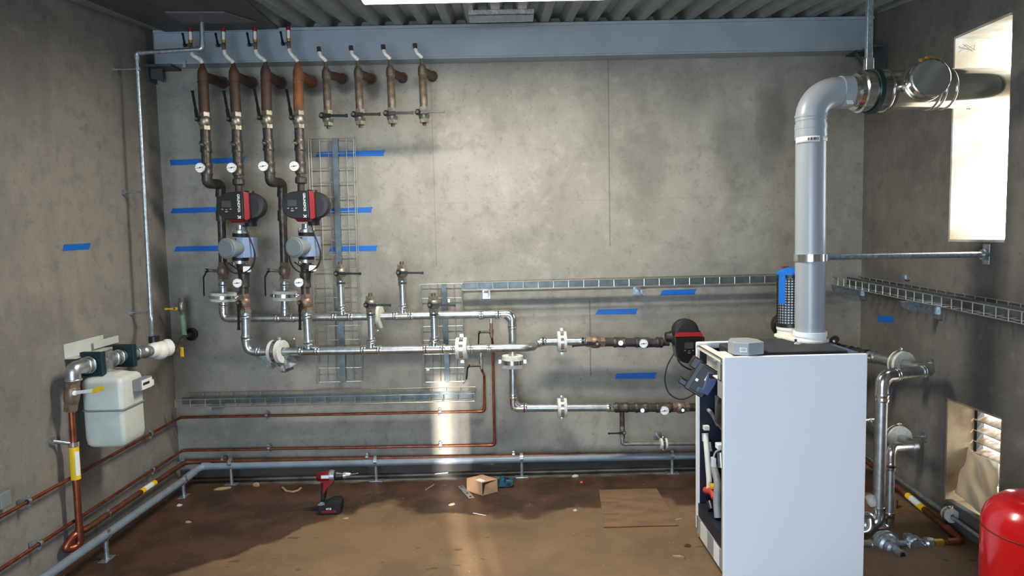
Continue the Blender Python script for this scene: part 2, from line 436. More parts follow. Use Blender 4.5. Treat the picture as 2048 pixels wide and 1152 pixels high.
c = N.mix(N.math('MULTIPLY', N.ramp(sp2, .70, .75), .7), c, lin((176, 150, 112)))
sp3 = N.noise(o, 9, 2, .4, (1, 1.8, 1))
c = N.mix(N.math('MULTIPLY', N.ramp(sp3, .69, .73), .6), c, lin((62, 38, 26)))
N.l(c, b.inputs['Base Color'])
N.l(N.math('SUBTRACT', .72, N.math('MULTIPLY', wet, .22)), b.inputs['Roughness'])
bp = N.n('ShaderNodeBump'); bp.inputs['Strength'].default_value = .2; bp.inputs['Distance'].default_value = .008
N.l(N.math('ADD', fine, mid), bp.inputs['Height']); N.l(bp.outputs['Normal'], b.inputs['Normal'])
struct('floor', MB().box2((XL - T, YF, -.12), (WX, YB, 0)), m)

# ground and a pale wall outside, past the openings
struct('trim_2', MB().box2((WX, -6, -.3), (12, 14, -.12)), 'outside')

# ceiling: ribbed steel deck pitched up to the beam
mb = MB(); pr = []; x = XL - .02; per = .152
while x < XR + .02:
    pr += [(x, .045), (x + .05, .045), (x + .076, 0), (x + .126, 0)]; x += per
pr.append((x, .045))
n = len(pr); ya, yb = YF - .05, YB
vs = [V((px, y, zdeck(y) + pz)) for y in (ya, yb) for px, pz in pr]
mb.add(vs, [(i, i + 1, n + i + 1, n + i) for i in range(n - 1)])
vs2 = [q + V((0, 0, .08)) for q in vs]
mb.add([V((XL - .3, ya, zdeck(ya) + .09)), V((WX + .3, ya, zdeck(ya) + .09)), V((WX + .3, yb + .2, zdeck(yb) + .09)), V((XL - .3, yb + .2, zdeck(yb) + .09)),
        V((XL - .3, ya, zdeck(ya) + .14)), V((WX + .3, ya, zdeck(ya) + .14)), V((WX + .3, yb + .2, zdeck(yb) + .14)), V((XL - .3, yb + .2, zdeck(yb) + .14))],
       [(0, 1, 2, 3), (7, 6, 5, 4), (0, 4, 5, 1), (1, 5, 6, 2), (2, 6, 7, 3), (3, 7, 4, 0)])
struct('ceiling', mb, 'deck')

# dark flat soffit panel at the left of the deck
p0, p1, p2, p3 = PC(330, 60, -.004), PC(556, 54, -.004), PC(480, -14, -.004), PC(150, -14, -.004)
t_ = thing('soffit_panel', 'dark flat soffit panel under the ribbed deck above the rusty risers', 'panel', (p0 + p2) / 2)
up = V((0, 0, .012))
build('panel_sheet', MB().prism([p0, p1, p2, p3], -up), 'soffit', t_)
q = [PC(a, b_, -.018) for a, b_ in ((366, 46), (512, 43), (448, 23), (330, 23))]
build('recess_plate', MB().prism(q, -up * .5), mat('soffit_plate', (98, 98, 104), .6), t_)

# steel beam across the back wall
bt, bb = ZBEAM, P(1020, 111, Y=YBEAM).z
bx0, bx1 = P(309, 95, Y=YBEAM).x, XR - .015
t_ = thing('steel_beam', 'blue-grey painted steel beam across the top of back wall', 'beam', ((bx0 + bx1) / 2, YB - .06, bb))
mb = MB().box2((bx0, YBEAM, bb), (bx1, YBEAM + .012, bt)).box2((bx0, YBEAM - .012, bt - .022), (bx1, YB - .004, bt - .003)).box2((bx0, YBEAM - .004, bb - .012), (bx1, YB - .004, bb))
build('beam_channel', mb, 'beam', t_, bevel=.003)
bl = P(300, 132, Y=YBEAM + .02); br = P(332, 165, Y=YBEAM + .02)
mb = MB().box2((XL + .004, YBEAM - .02, bb - .028), (XL + .17, YB - .004, bb - .013)).box2((XL + .004, YBEAM + .005, bb - .11), (XL + .012, YB - .01, bb - .028))
mb.prism([V((XL + .012, YBEAM + .04, bb - .028)), V((XL + .085, YBEAM + .04, bb - .028)), V((XL + .085, YBEAM + .04, bb - .11)), V((XL + .012, YBEAM + .04, bb - .085))], (0, .01, 0))
mb.cyl((XL + .06, YBEAM - .012, bb - .032), (XL + .06, YBEAM - .012, bb - .012), .008, 8)
build('bearing_bracket', mb, 'beam_dark', t_)
mb = MB().box2((XR - .13, YBEAM - .02, bb - .024), (XR - .003, YB - .004, bb - .013)).box2((XR - .013, YBEAM - .14, bb - .17), (XR - .003, YB - .01, bb - .024))
mb.tube([V((XR - .13, YBEAM, bb - .03)), V((XR - .02, YBEAM - .01, bb - .16))], .012, 4).box2((XR - .10, YBEAM - .14, bb - .026), (XR - .003, YBEAM - .02, bb - .014))
build('bearing_bracket', mb, 'beam_dark', t_)
mb = MB().box(P(369, 128, Y=YBEAM - .012), (.018, .012, .045)); build('beam_clip', mb, 'beam', t_)

# ceiling lamp
lyr = 3.40; ly0 = 3.12
lx0, lx1 = P(722, 12, Y=lyr).x, P(1217, 4, Y=lyr).x
lz = (P(722, 13, Y=lyr).z + P(1217, 3, Y=lyr).z) / 2
cxl = (lx0 + lx1) / 2; lc = V((cxl, (lyr + ly0) / 2, lz))
t_ = thing('ceiling_light', 'long bright fluorescent ceiling light under the ribbed roof deck', 'light', lc)
zz = zdeck(ly0) - .003
build('housing', MB().box2((lx0 + .02, ly0 + .02, lz + .045), (lx1 - .02, lyr - .02, zz)), 'lamp_body', t_, bevel=.004)
mb = MB()
top = [V((lx0, ly0, lz + .045)), V((lx1, ly0, lz + .045)), V((lx1, lyr, lz + .045)), V((lx0, lyr, lz + .045))]
bot = [lerp(q, lc, .0) for q in top]; bot = [V((q.x + (.02 if q.x < cxl else -.02), q.y + (.02 if q.y < lc.y else -.02), lz)) for q in top]
mb.add(top + bot, [(0, 1, 2, 3), (7, 6, 5, 4)] + [(i, i + 4, (i + 1) % 4 + 4, (i + 1) % 4) for i in range(4)])
build('diffuser', mb, 'lamp', t_, bevel=.006)
build('rim', MB().box2((lx0 - .006, ly0 - .006, lz + .038), (lx1 + .006, ly0 + .004, lz + .052)).box2((lx0 - .006, lyr - .004, lz + .038), (lx1 + .006, lyr + .006, lz + .052))
      .box2((lx0 - .006, ly0, lz + .038), (lx0 + .004, lyr, lz + .052)).box2((lx1 - .004, ly0, lz + .038), (lx1 + .006, lyr, lz + .052)), 'lamp_body', t_)
light('ceiling_light_tubes', 'AREA', LAMP_POWER, (1, .95, .86), (cxl, lc.y, lz - .012), (0, 0, -1), shape='RECTANGLE', size=lx1 - lx0 - .06, size_y=.2)
a, b_ = P(937, 31, Y=3.98), P(1068, 28, Y=3.98); zb = (a.z + b_.z) / 2; zb = min(zb, zdeck(3.98) - .02)
t_ = tag(build('metal_bracket', MB().box2((a.x, 3.98, zb), (b_.x, 3.988, zdeck(3.98) - .001)).box2((a.x, 3.98, zb), (b_.x, 4.13, zb + .006)).box2((a.x, 4.122, zb), (b_.x, 4.13, zdeck(4.12) - .001)), 'zinc', loc=((a.x + b_.x) / 2, 4.05, zb)),
         'shiny folded metal bracket on the roof deck behind the ceiling light', 'bracket')

# ---------------------------------------------------------------- pipework helpers
YR = YB - .32                       # the hanging risers
YU = YB - .19                       # upper header
YL = YB - .34                       # lower header, in front of the upper one
TOCAM = V((0, -1, 0))
def pp(Y, *xy): return [P(x, y, Y=Y) for x, y in xy]

def hexnut(mb, a, b, r): return mb.tube([a, b], r, 6)
def valve_body(name, a, b, r, m, parent):
    a = V(a); b = V(b); d = b - a; L = d.length
    mb = MB(); hexnut(mb, a, lerp(a, b, .26), r * 1.04); hexnut(mb, lerp(a, b, .76), b, r * 1.02)
    mb.lathe(lerp(a, b, .22), d, [(0, r * .86), (L * .08, r * 1.12), (L * .28, r * 1.2), (L * .48, r * 1.12), (L * .58, r * .86)], 18, True)
    return build(name, mb, m, parent)
def lever(parent, stem0, pivot, tip, w=.016, name='lever_handle', m='black', cranked=None):
    """stem from the valve, boss with a steel nut, flat handle out to the tip"""
    stem0 = V(stem0); pivot = V(pivot); tip = V(tip); ax = (pivot - stem0).normalized()
    mb = MB().m(1).cyl(stem0, pivot, .009, 10).m(0).cyl(pivot - ax * .006, pivot + ax * .008, w * .95, 14)
    if cranked:
        k = V(cranked); mb.bar(pivot, k, w, .007, ax).bar(k, tip, w * .8, .007, ax).cyl(k - ax * .0035, k + ax * .0035, w * .45, 8)
    else:
        d = (tip - pivot); mb.bar(pivot, lerp(pivot, tip, .35), w * 1.15, .009, ax).bar(lerp(pivot, tip, .3), tip, w * .78, .008, ax)
        mb.bar(tip - d.normalized() * .012, tip, w, .010, ax)
    mb.m(1).cyl(pivot + ax * .008, pivot + ax * .015, w * .5, 10)
    return build(name, mb, [m, 'nickel'], parent)
def sleeve(mb, a, b, r, k=1.13):
    """press socket: collar with a bead at each end"""
    a = V(a); b = V(b); d = (b - a).normalized(); L = (b - a).length; e = min(.010, L * .3)
    mb.lathe(a, d, [(0, r * k), (e, r * (k + .09)), (2 * e, r * k), (L - 2 * e, r * (k - .03)), (L - e, r * (k + .09)), (L, r * k)], 18, True); return mb
def dial(parent, c, r, stem_to, ang=8, name='thermometer'):
    """round thermometer facing the room, needle pointing near level"""
    c = V(c); stem_to = V(stem_to)
    mb = MB().cyl(stem_to, c + V((0, .014, 0)), .008, 10).lathe(c + V((0, .016, 0)), TOCAM, [(0, r * .9), (.004, r), (.020, r), (.022, r * .93), (.018, r * .9)], 24)
    t = build(name, mb, 'nickel', parent)
    f = c + V((0, -.0035, 0))
    build('dial_face', MB().lathe(f, TOCAM, [(0, r * .92), (.0015, r * .92)], 24), 'white', t)
    a = math.radians(ang); u = V((math.cos(a), 0, math.sin(a)))
    mb = MB().bar(f + V((0, -.003, 0)) - u * r * .62, f + V((0, -.003, 0)) + u * r * .6, r * .09, .001).lathe(f + V((0, -.002, 0)), TOCAM, [(0, r * .14), (.002, r * .14)], 10)
    for k in range(9):
        q = math.radians(-45 + k * 33.75); d = V((math.cos(q), 0, math.sin(q)))
        mb.bar(f + V((0, -.002, 0)) + d * r * .68, f + V((0, -.002, 0)) + d * r * .84, r * .05, .0008)
    build('needle', mb, 'ink', t); return t
def clamp(label, c, axis, R, L, r_pipe, lug, wall_to=None, m='foam'):
    """insulated pipe clamp: two pale foam shells, a steel band with lugs, rod to the wall"""
    c = V(c); axis = V(axis).normalized(); lug = V(lug).normalized()
    t = thing('pipe_clamp', label, 'pipe clamp', c, 'insulated pipe clamps')
    build('foam_ring', MB().band(c, axis, r_pipe * 1.01, R, L), m, t)
    mb = MB().band(c, axis, R * 1.0, R * 1.05, L * .36)
    w = axis.cross(lug)
    Rm = Matrix((axis, w, lug)).transposed()
    for s in (-1, 1):
        q = c + lug * s * R * 1.17
        mb.box(q, (L * .34, .006, R * .30), Rm).cyl(q - w * .014, q + w * .014, .006, 8)
    build('steel_band', mb, 'press', t)
    if wall_to is not None:
        wt = V(wall_to); d = (wt - c).normalized()
        build('wall_rod', MB().cyl(c + d * R, wt, .006, 8).box(wt - d * .004, (.05, .006, .05) if abs(d.y) > .5 else (.006, .05, .05)), 'zinc', t)
    return t

# ---------------------------------------------------------------- the four rusty risers with valves and gauges
risers = [
    dict(x=(405, 406, 409, 412, 414), dy=0, m='rust_dark', wall=(447, 166), vx=(381, 404), vdy=0, w='leftmost', extra='offset'),
    dict(x=(467, 469, 472, 474.5, 477), dy=0, m='rust_dark', wall=(505, 166), vx=(447, 464), vdy=0, w='second', extra='pump'),
    dict(x=(531, 532, 533.5, 537, 540), dy=-3, m='rust_mid', wall=(563, 167), vx=(510, 529), vdy=-1, w='third', extra='offset'),
    dict(x=(595.5, 596.5, 597.5, 599.6, 602), dy=-3, m='rust_orange', wall=(625, 165), vx=(577, 593), vdy=-3, w='fourth', extra='pump'),
]
riser_labels = [
    'leftmost rusty riser pipe bending back behind the pump on the left',
    'dark rusty riser pipe straight above the left pump',
    'reddish-brown riser pipe with swan neck left of the right pump',
    'bright orange rusty riser pipe straight above the right pump',
]
RP = .0305
for i, r in enumerate(risers):
    dy = r['dy']; xs = r['x']; old = r['m']
    def Q(y, off=0, Y=YR):
        ys = (135, 165, 225, 295, 345)
        if y <= ys[0]: xx = xs[0]
        elif y >= ys[-1]: xx = xs[-1]
        else:
            for k in range(4):
                if ys[k] <= y <= ys[k + 1]: xx = xs[k] + (xs[k + 1] - xs[k]) * (y - ys[k]) / (ys[k + 1] - ys[k])
        return P(xx + off, y + dy, Y=Y)
    t = thing('riser_pipe', riser_labels[i], 'pipe', Q(225), 'rusty risers')
    a, b_ = Q(150), Q(226)
    d = (a - b_).normalized(); L = (a - b_).length
    mb = MB().lathe(b_, d, [(0, RP), (L - .002, RP), (L + .018, RP * .94), (L + .036, RP * .72), (L + .050, RP * .46), (L + .075, RP * .34)], 20, True)
    mb.ring(Q(164), d, RP * .98, .004)
    build('old_pipe', mb, old, t)
    wp = P(*r['wall'], Y=YB)
    e = Q(152)
    build('wall_stub', MB().tube([e, lerp(e, wp, .5), wp], [RP * .95, RP, RP * 1.08], 18).ring(lerp(e, wp, .96), wp - e, RP * 1.05, .006), old, t)
    # vent at the top: grey nipple, taped elbow, small brass drain valve
    vy = r['vdy']; xv, xn = r['vx']; Yv = YR - .03
    n0 = Q(126) ; top = [n0 + d * .0, P(xn - 3, 119 + vy, Y=YR - .01), P(xv + 4, 111 + vy, Y=Yv), P(xv + 1, 101 + vy, Y=Yv)]
    build('taped_elbow', MB().tube(fillet(top, .03, 4), .0125, 10).ring(top[0], (1, -.4, -.3), .011, .004, 12, 6), 'ptfe', t)
    build('vent_nipple', MB().tube(pp(Yv, (xv + 1, 104 + vy), (xv + .5, 85 + vy)), .0095, 10).tube(pp(Yv, (xv + .8, 95 + vy), (xv + .6, 89 + vy)), .0125, 6), 'old_steel', t)
    dv = build('drain_valve', MB().m(0).tube(pp(Yv, (xv + .5, 86 + vy), (xv - .4, 63 + vy)), .0125, 14).tube(pp(Yv, (xv + .4, 83 + vy), (xv + .3, 80 + vy)), .0145, 8).m(1).tube(pp(Yv - .006, (xv + .2, 80 + vy), (xv - .2, 64 + vy)), .0098, 10), ['brass', 'cream'], t)
    build('red_cap', MB().tube(pp(Yv, (xv - .3, 64 + vy), (xv - .5, 57 + vy)), .0135, 12), 'red', dv)
    lever(dv, P(xv, 90 + vy, Y=Yv), P(xv - 11, 91 + vy, Y=Yv - .035), P(xv - 16, 66 + vy, Y=Yv - .04), .010)
    # main ball valve and its black lever
    vb = valve_body('ball_valve', Q(225), Q(260), .033, 'nickel', t)
    pv = P(xs[2] - 14, 238 + dy, Y=YR - .055); tp = P(xs[2] - 24.5, 181 + dy, Y=YR - .075)
    lever(vb, Q(242), pv, tp, .017)
    # new dark steel pipe with two tees
    build('steel_pipe', MB().tube([Q(258), Q(300), Q(352)], RP * .93, 16), 'dark_pipe', t)
    for y0, y1 in ((282, 305), (327, 351)):
        mb = MB(); sleeve(mb, Q(y0), Q(y1), RP, 1.06); build('tee_fitting', mb, 'dark_pipe', t)
    c0 = Q(292); build('air_vent', MB().m(0).cyl(c0, P(xs[3] - 8, 289 + dy, Y=YR - .05), .013, 12).m(1).cyl(P(xs[3] - 7, 289.5 + dy, Y=YR - .045), P(xs[3] - 15, 287 + dy, Y=YR - .085), .0075, 10, .003), ['dark_pipe', 'press'], t)
    dial(t, P(xs[4] - 13.5, 335.5 + dy, Y=YR - .075), .031, Q(339))
    if r['extra'] == 'pump':
        mb = MB(); hexnut(mb, Q(350), Q(358), .031); mb.lathe(Q(357), -d, [(0, .030), (.006, .035), (.035, .035), (.04, .03)], 18)
        build('union_nut', mb, 'dark_pipe', t)
        build('pump_nipple', MB().tube([Q(368), P(xs[4] + .5, 388, Y=YR)], .021, 14), 'rust_dark', t)
    else:
        sx = (441, 564)[i // 2]; xb = (447, 570)[i // 2]
        pts = [Q(348), Q(366) + V((0, .0, -.004)), P(sx + .5, 368 + dy, Y=YU - .015), P(sx + .5, 392, Y=YU - .005)]
        mb = MB().tube(fillet(pts, .05, 7), RP * 1.0, 16)
        build('swan_neck', mb, 'dark_pipe', t)
        build('lower_pipe', MB().tube(pp(YU, (sx, 388), (sx + 3, 470), (sx + 5, 532)), RP * .8, 14).tube(pp(YU, (sx + .7, 421), (sx + 1.3, 442)), RP * .98, 16).tube(pp(YU, (sx, 386), (sx + .2, 394)), RP * .98, 16), 'dark_pipe', t)
        vb = valve_body('isolating_valve', P(sx + 5, 524, Y=YU), P(sx + 5.2, 559, Y=YU), .030, 'bronze', t)
        lever(vb, P(sx + 5, 542, Y=YU), P(sx - 27, 541, Y=YU - .06), P(sx - 33, 592, Y=YU - .075), .013, cranked=P(sx - 34, 555, Y=YU - .07))
        mb = MB().tube(pp(YU, (sx + 5.2, 558), (xb + .3, 632)), .0225, 14); hexnut(mb, P(sx + 5, 558, Y=YU), P(sx + 5, 563, Y=YU), .036)
        sleeve(mb, P(sx + 5.3, 565, Y=YU), P(sx + 5.4, 575, Y=YU), .0235); sleeve(mb, P(xb + .1, 613, Y=YU), P(xb + .2, 627, Y=YU), .0235)
        build('press_pipe', mb, 'galv', t)

# riser feet under the mixing valves (left and right)
for i, (xp, xt, xbm, lab, grp) in enumerate(((488, 491.5, 493, 'galvanised lower riser with brass valve below the left mixing valve', None), (611, 614, 618, 'galvanised lower riser with brass valve below the right mixing valve', None))):
    t = thing('lower_riser', lab, 'pipe', P(xbm, 697, Y=YL), 'lower risers below the mixing valves')
    mb = MB().tube(pp(YL, (xp - 1, 530), (xp, 592)), .026, 16); sleeve(mb, P(xp - .3, 546, Y=YL), P(xp, 575, Y=YL), .030, 1.08); hexnut(mb, P(xp - 1, 528, Y=YL), P(xp - .6, 540, Y=YL), .032)
    build('tee_fitting', mb, 'dark_pipe', t)
    dial(t, P(xp - 13, 566 - i, Y=YL - .07), .029, P(xp, 566, Y=YL), 4)
    vb = valve_body('ball_valve', P(xp, 588, Y=YL), P(xt, 622, Y=YL), .033, 'bronze', t)
    lever(vb, P(xt, 605, Y=YL), P(xt - 14, 606, Y=YL - .06), P(xt - 14, 660, Y=YL - .075), .017)
    pts = pp(YL, (xt, 620), (xbm, 697)) if i else fillet(pp(YL, (xt, 620), (xt + 2, 703), (530, 703.5)), .12, 8)
    mb = MB().tube(pts, .0265, 16); hexnut(mb, P(xt, 620, Y=YL), P(xt, 625, Y=YL), .037); sleeve(mb, P(xt, 627, Y=YL), P(xt + .2, 637, Y=YL), .027)
    if i: sleeve(mb, P(xbm - .5, 680, Y=YL), P(xbm, 692, Y=YL), .027)
    else: sleeve(mb, P(xt + 1.2, 670, Y=YL), P(xt + 1.6, 682, Y=YL), .027); sleeve(mb, P(512, 703, Y=YL), P(521, 703.4, Y=YL), .027)
    build('press_pipe', mb, 'galv', t)

# ---------------------------------------------------------------- four capped branches hanging right of the risers
for i, (x, wx, wy, lv_x) in enumerate(((652, 687, 158, 695), (716, 744, 158, 761), (780.5, 806, 156, 827), (844, 866, 153, 889))):
    dy = -2.2 * i
    lab = ('leftmost', 'second', 'third', 'rightmost')[i] + ' of the four short pipe stubs with a black lever hanging below the beam'
    def q(y, ox=0, Y=YR): return P(x + ox + (y - 140) * .045, y + dy, Y=Y)
    t = thing('pipe_stub', lab, 'pipe', q(200), 'short capped stubs below the beam')
    a, b_ = q(147), q(222); d = (a - b_).normalized(); L = (a - b_).length; r_ = .0235
    build('old_pipe', MB().lathe(b_, d, [(0, r_), (L * .86, r_), (L * .865, r_ * 1.15), (L * .875, r_ * 1.12), (L, r_ * 1.12), (L + .02, r_ * .95), (L + .035, r_ * .62), (L + .042, r_ * .45), (L + .078, r_ * .45)], 18, True), 'old_steel', t)
    e = q(148); wp = P(wx, wy, Y=YB)
    build('wall_stub', MB().tube([e, wp], [r_, r_ * 1.2], 16).ring(lerp(e, wp, .95), wp - e, r_ * 1.25, .005), 'rust_mid' if i in (1, 2) else 'rust_dark', t)
    pts = [q(122, .5), q(118, -3, YR - .01), q(112, -10, YR - .02), q(103, -12, YR - .025)]
    build('taped_elbow', MB().tube(fillet(pts, .03, 4), .0115, 10).ring(pts[0], (1, -.4, -.2), .010, .0045, 12, 6), 'ptfe', t)
    build('vent_cap', MB().tube([q(104, -12, YR - .025), q(94, -12.5, YR - .025)], .0145, 6), 'dark_pipe', t)
    vb = valve_body('ball_valve', q(221), q(252), .029, 'nickel', t)
    build('end_plug', MB().tube([q(251), q(257.5)], .012, 4, roll=.78), 'old_steel', t)
    pv = q(231, -12, YR - .055); lever(vb, q(236), pv, P(lv_x, 231.5 + dy * 1.4, Y=YR - .07), .019)

# ---------------------------------------------------------------- galvanised headers
def tee(t, c, Y, up, half, r):
    mb = MB(); a, b_ = P(c[0] - half, c[1] + .3, Y=Y), P(c[0] + half, c[1] - .3, Y=Y)
    mb.tube([a, b_], r * 1.1, 16); sleeve(mb, a, lerp(a, b_, .24), r); sleeve(mb, lerp(a, b_, .76), b_, r)
    m_ = lerp(a, b_, .5); q = P(up[0], up[1], Y=Y); mb.tube([m_, q], r * .92, 14); sleeve(mb, lerp(m_, q, .6), q, r * .86)
    return build('tee_fitting', mb, 'press', t)
rh = .0262
t = thing('header_pipe', 'upper galvanised header pipe turning down at its right end', 'pipe', P(800, 633, Y=YU))
pts = fillet(pp(YU, (447.7, 600), (448, 637.5), (700, 633.5), (1024.6, 627.5), (1026.5, 816), (1228, 815)), .085, 8)
build('pipe', MB().tube(pts, rh * .96, 18), 'galv', t)
mb = MB(); sleeve(mb, P(448, 605, Y=YU), P(448, 615, Y=YU), rh); build('elbow', mb.tube(fillet(pp(YU, (448, 612), (448.3, 637.5), (474, 637)), .085, 8), rh * 1.06, 16), 'press', t)
mb = MB(); build('press_collar', sleeve(MB(), P(958, 630, Y=YU), P(967, 629.6, Y=YU), rh), 'press', t); sleeve(mb, P(991, 629, Y=YU), P(1002, 628.6, Y=YU), rh); sleeve(mb, P(1024.7, 648, Y=YU), P(1024.8, 658, Y=YU), rh)
build('elbow', mb.tube(fillet(pp(YU, (995, 628.3), (1024.6, 627.5), (1024.8, 655)), .085, 8), rh * 1.08, 16), 'press', t)
mb = MB(); sleeve(mb, P(1026.2, 788, Y=YU), P(1026.3, 797, Y=YU), rh); sleeve(mb, P(1043, 815.6, Y=YU), P(1054, 815.6, Y=YU), rh); build('press_collar', sleeve(MB(), P(1214, 815, Y=YU), P(1227, 815, Y=YU), rh), 'press', t)
build('elbow', mb.tube(fillet(pp(YU, (1026.2, 790), (1026.5, 816), (1048, 815.7)), .085, 8), rh * 1.08, 16), 'press', t)
tee(t, (570.5, 635.5), YU, (570.3, 622), 20, rh); tee(t, (685, 633.5), YU, (684, 616), 21, rh); tee(t, (806, 631.5), YU, (805, 614), 20, rh)

t = thing('header_pipe', 'lower galvanised header pipe crossing in front of the downpipe', 'pipe', P(750, 700, Y=YL))
e1 = P(1075, 688, Y=YL + .05); e2 = P(1080, 683, Y=YB - .16)
pts = fillet([*pp(YL, (524, 703.5), (750, 700.3), (1066, 695)), P(1068, 689, Y=YL + .17), P(1092, 683, Y=YB - .17), P(1178, 683, Y=YB - .17)], .09, 8)
build('pipe', MB().tube(pts, rh * .97, 18), 'galv', t)
tee(t, (618.5, 702), YL, (618, 684), 21, rh); tee(t, (743, 700), YL, (742, 682), 21, rh); tee(t, (868.5, 698), YL, (867.5, 680), 22, rh)
for x0 in (902, 938, 974): build('press_collar', sleeve(MB(), P(x0, 697.5, Y=YL), P(x0 + 8, 697.4, Y=YL), rh), 'press', t)
for x0 in (1080, 1159): build('press_collar', sleeve(MB(), P(x0, 683, Y=YB - .17), P(x0 + 12, 683, Y=YB - .17), rh), 'press', t)

# capped branches standing on the headers
for (x, y0, Y, px, tip, lab) in ((680.5, 633, YU, 673, 722, 'capped upright branch with black lever in front of the tall wire tray'),
                                 (803.5, 631, YU, 797.5, 847, 'capped upright branch with black lever standing clear of both wire trays'),
                                 (740.5, 699, YL, 732.5, 782, 'capped upright branch with black lever in front of a pale pipe clamp'),
                                 (866.5, 697, YL, 860.5, 911, 'capped upright branch with black lever in front of the short wire tray')):
    k = 0 if Y == YU else 63
    def q(y, ox=0, YY=Y): return P(x + (y - 525 - k) * .035 + ox, y, Y=YY)
    t = thing('pipe_branch', lab, 'pipe', q(y0 - 15), 'upright branches on the headers')
    mb = MB().tube([q(560 + k), q(y0 - 14)], .0225, 16); sleeve(mb, q(560 + k), q(572 + k), .0235); sleeve(mb, q(y0 - 24), q(y0 - 15), .0235)
    build('press_pipe', mb, 'galv', t)
    vb = valve_body('ball_valve', q(529 + k), q(561 + k), .0305, 'nickel', t)
    build('end_plug', MB().tube([q(523 + k), q(530 + k)], .013, 8), 'old_steel', t)
    yl = 547 + k - (1.5 if x == 803.5 else 0)
    lever(vb, q(546 + k), P(px, yl, Y=Y - .055), P(tip, yl + .5, Y=Y - .07), .0165)

# insulated clamps
def s_(Y): return Y / F
clamp('pale pipe clamp lying level on the leftmost riser above the left elbow', P(447, 593.5, Y=YU), P(447, 600, Y=YU) - P(447, 590, Y=YU), 25 * s_(YU), 17 * s_(YU), .0235, (1, -.2, 0), V((P(447, 593, Y=YU).x, YB, P(447, 593, Y=YU).z)))
clamp('pale pipe clamp lying level between the two black hanging levers', P(569.5, 590.5, Y=YU), P(569, 600, Y=YU) - P(569, 590, Y=YU), 24 * s_(YU), 19 * s_(YU), .0235, (1, -.2, 0), V((P(569, 590, Y=YU).x, YB, P(569, 590, Y=YU).z)))
c = P(556, 703, Y=YL); clamp('pale pipe clamp near the left end of the lower header, askew', c, (1, -.28, .02), 23 * s_(YL), 25 * s_(YL), rh, (.1, .1, 1), V((c.x - .02, YB, c.z)))
c = P(754, 634, Y=YU); clamp('pale pipe clamp on the upper header half hidden behind an upright branch', c, (1, -.12, .01), 23 * s_(YU), 18 * s_(YU), rh, (0, .1, 1), V((c.x, YB, c.z)))
c = P(924, 697, Y=YL); clamp('pale upright pipe clamp on the lower header beside the short wire tray', c, (1, -.06, .01), 22.5 * s_(YL), 22 * s_(YL), rh, (0, 0, 1), V((c.x, YB, c.z)))
c = P(1025, 723, Y=YU); clamp('pale pipe clamp lying level on the downpipe of the upper header', c, P(1025, 730, Y=YU) - c, 21.5 * s_(YU), 24 * s_(YU), rh, (1, -.1, 0), V((c.x, YB, c.z)))
c = P(1123.5, 683, Y=YB - .17); clamp('pale upright pipe clamp on the boiler flow pipe, upper one of the pair', c, (1, 0, 0), 21 * s_(YU), 18 * s_(YU), rh, (0, 0, 1), V((c.x, YB, c.z)))
c = P(1124, 815, Y=YU); clamp('pale upright pipe clamp on the boiler return pipe, lower one of the pair', c, (1, 0, 0), 19 * s_(YU), 18.5 * s_(YU), rh, (0, 0, 1), V((c.x, YB, c.z)))
c = P(1327, 887, Y=YU); clamp('small pale pipe clamp on the thin drain pipe low beside the boiler', c, (1, 0, 0), 11 * s_(YU), 14 * s_(YU), .015, (0, 0, 1), V((c.x, YB, c.z)))

# bracket of two folded plates under the left clamp
c = P(560, 722, Y=YL + .04); R = Matrix.Rotation(math.radians(33), 3, 'Y')
t = thing('wall_bracket', 'grey folded steel bracket hanging askew under the left clamp of the lower header', 'bracket', c)
mb = MB()
ax = R @ V((1, 0, 0)); ay = R @ V((0, 0, 1))
q0 = P(517, 711, Y=YL + .06); q1 = P(543, 731, Y=YL + .04)
mb.bar(q0, q1, .05, .004, (.3, -1, .3)).bar(q1, P(556, 721, Y=YL + .02), .045, .004, (-.3, -1, .3))
build('arm_plate', mb, 'zinc', t)
mb = MB(); q2 = P(553, 725, Y=YL + .0); q3 = P(567, 744, Y=YL - .03)
mb.bar(q2, q3, .012, .05, (0, -1, 0)); mb.bar(P(562, 735, Y=YL - .02), P(590, 718, Y=YL + .03), .075, .006, (-.2, -1, .5)); mb.bar(P(578, 738, Y=YL - .03), P(572, 722, Y=YL), .02, .03)
build('channel_plate', mb, 'zinc', t); build('rubber_end', MB().bar(P(571, 742, Y=YL - .03), P(586, 736, Y=YL - .02), .014, .03), 'rubber', t)
build('bolt', MB().tube(pp(YB - .10, (583, 687), (588, 678)), .007, 8).cyl(P(588, 678, Y=YB - .10), P(588, 676, Y=YB), .005, 8), 'press', t)

# ---------------------------------------------------------------- boiler flow and return runs on the back wall
YF2 = YB - .17
def run(x, y, Y=YF2, dz=0): return P(x, y, Y=Y)
t = thing('boiler_flow_pipe', 'dark boiler flow pipe with bronze valve leading into the pump behind the boiler', 'pipe', run(1250, 684))
vb = valve_body('ball_valve', run(1172, 684), run(1209, 684), .034, 'bronze', t)
lever(vb, run(1192, 684), P(1194, 687, Y=YF2 - .06), P(1144, 692, Y=YF2 - .07), .016)
build('steel_pipe', MB().tube([run(1208, 684), run(1320, 686)], .029, 16).tube([run(1320, 686), run(1338, 686)], .019, 12).tube([run(1324, 686), run(1329, 686)], .023, 6), 'dark_pipe', t)
for a, b_ in ((1227, 1251), (1271, 1297), (1312, 1325)):
    mb = MB(); sleeve(mb, run(a, 684.5), run(b_, 685), .031, 1.06); build('tee_fitting', mb, 'dark_pipe', t)
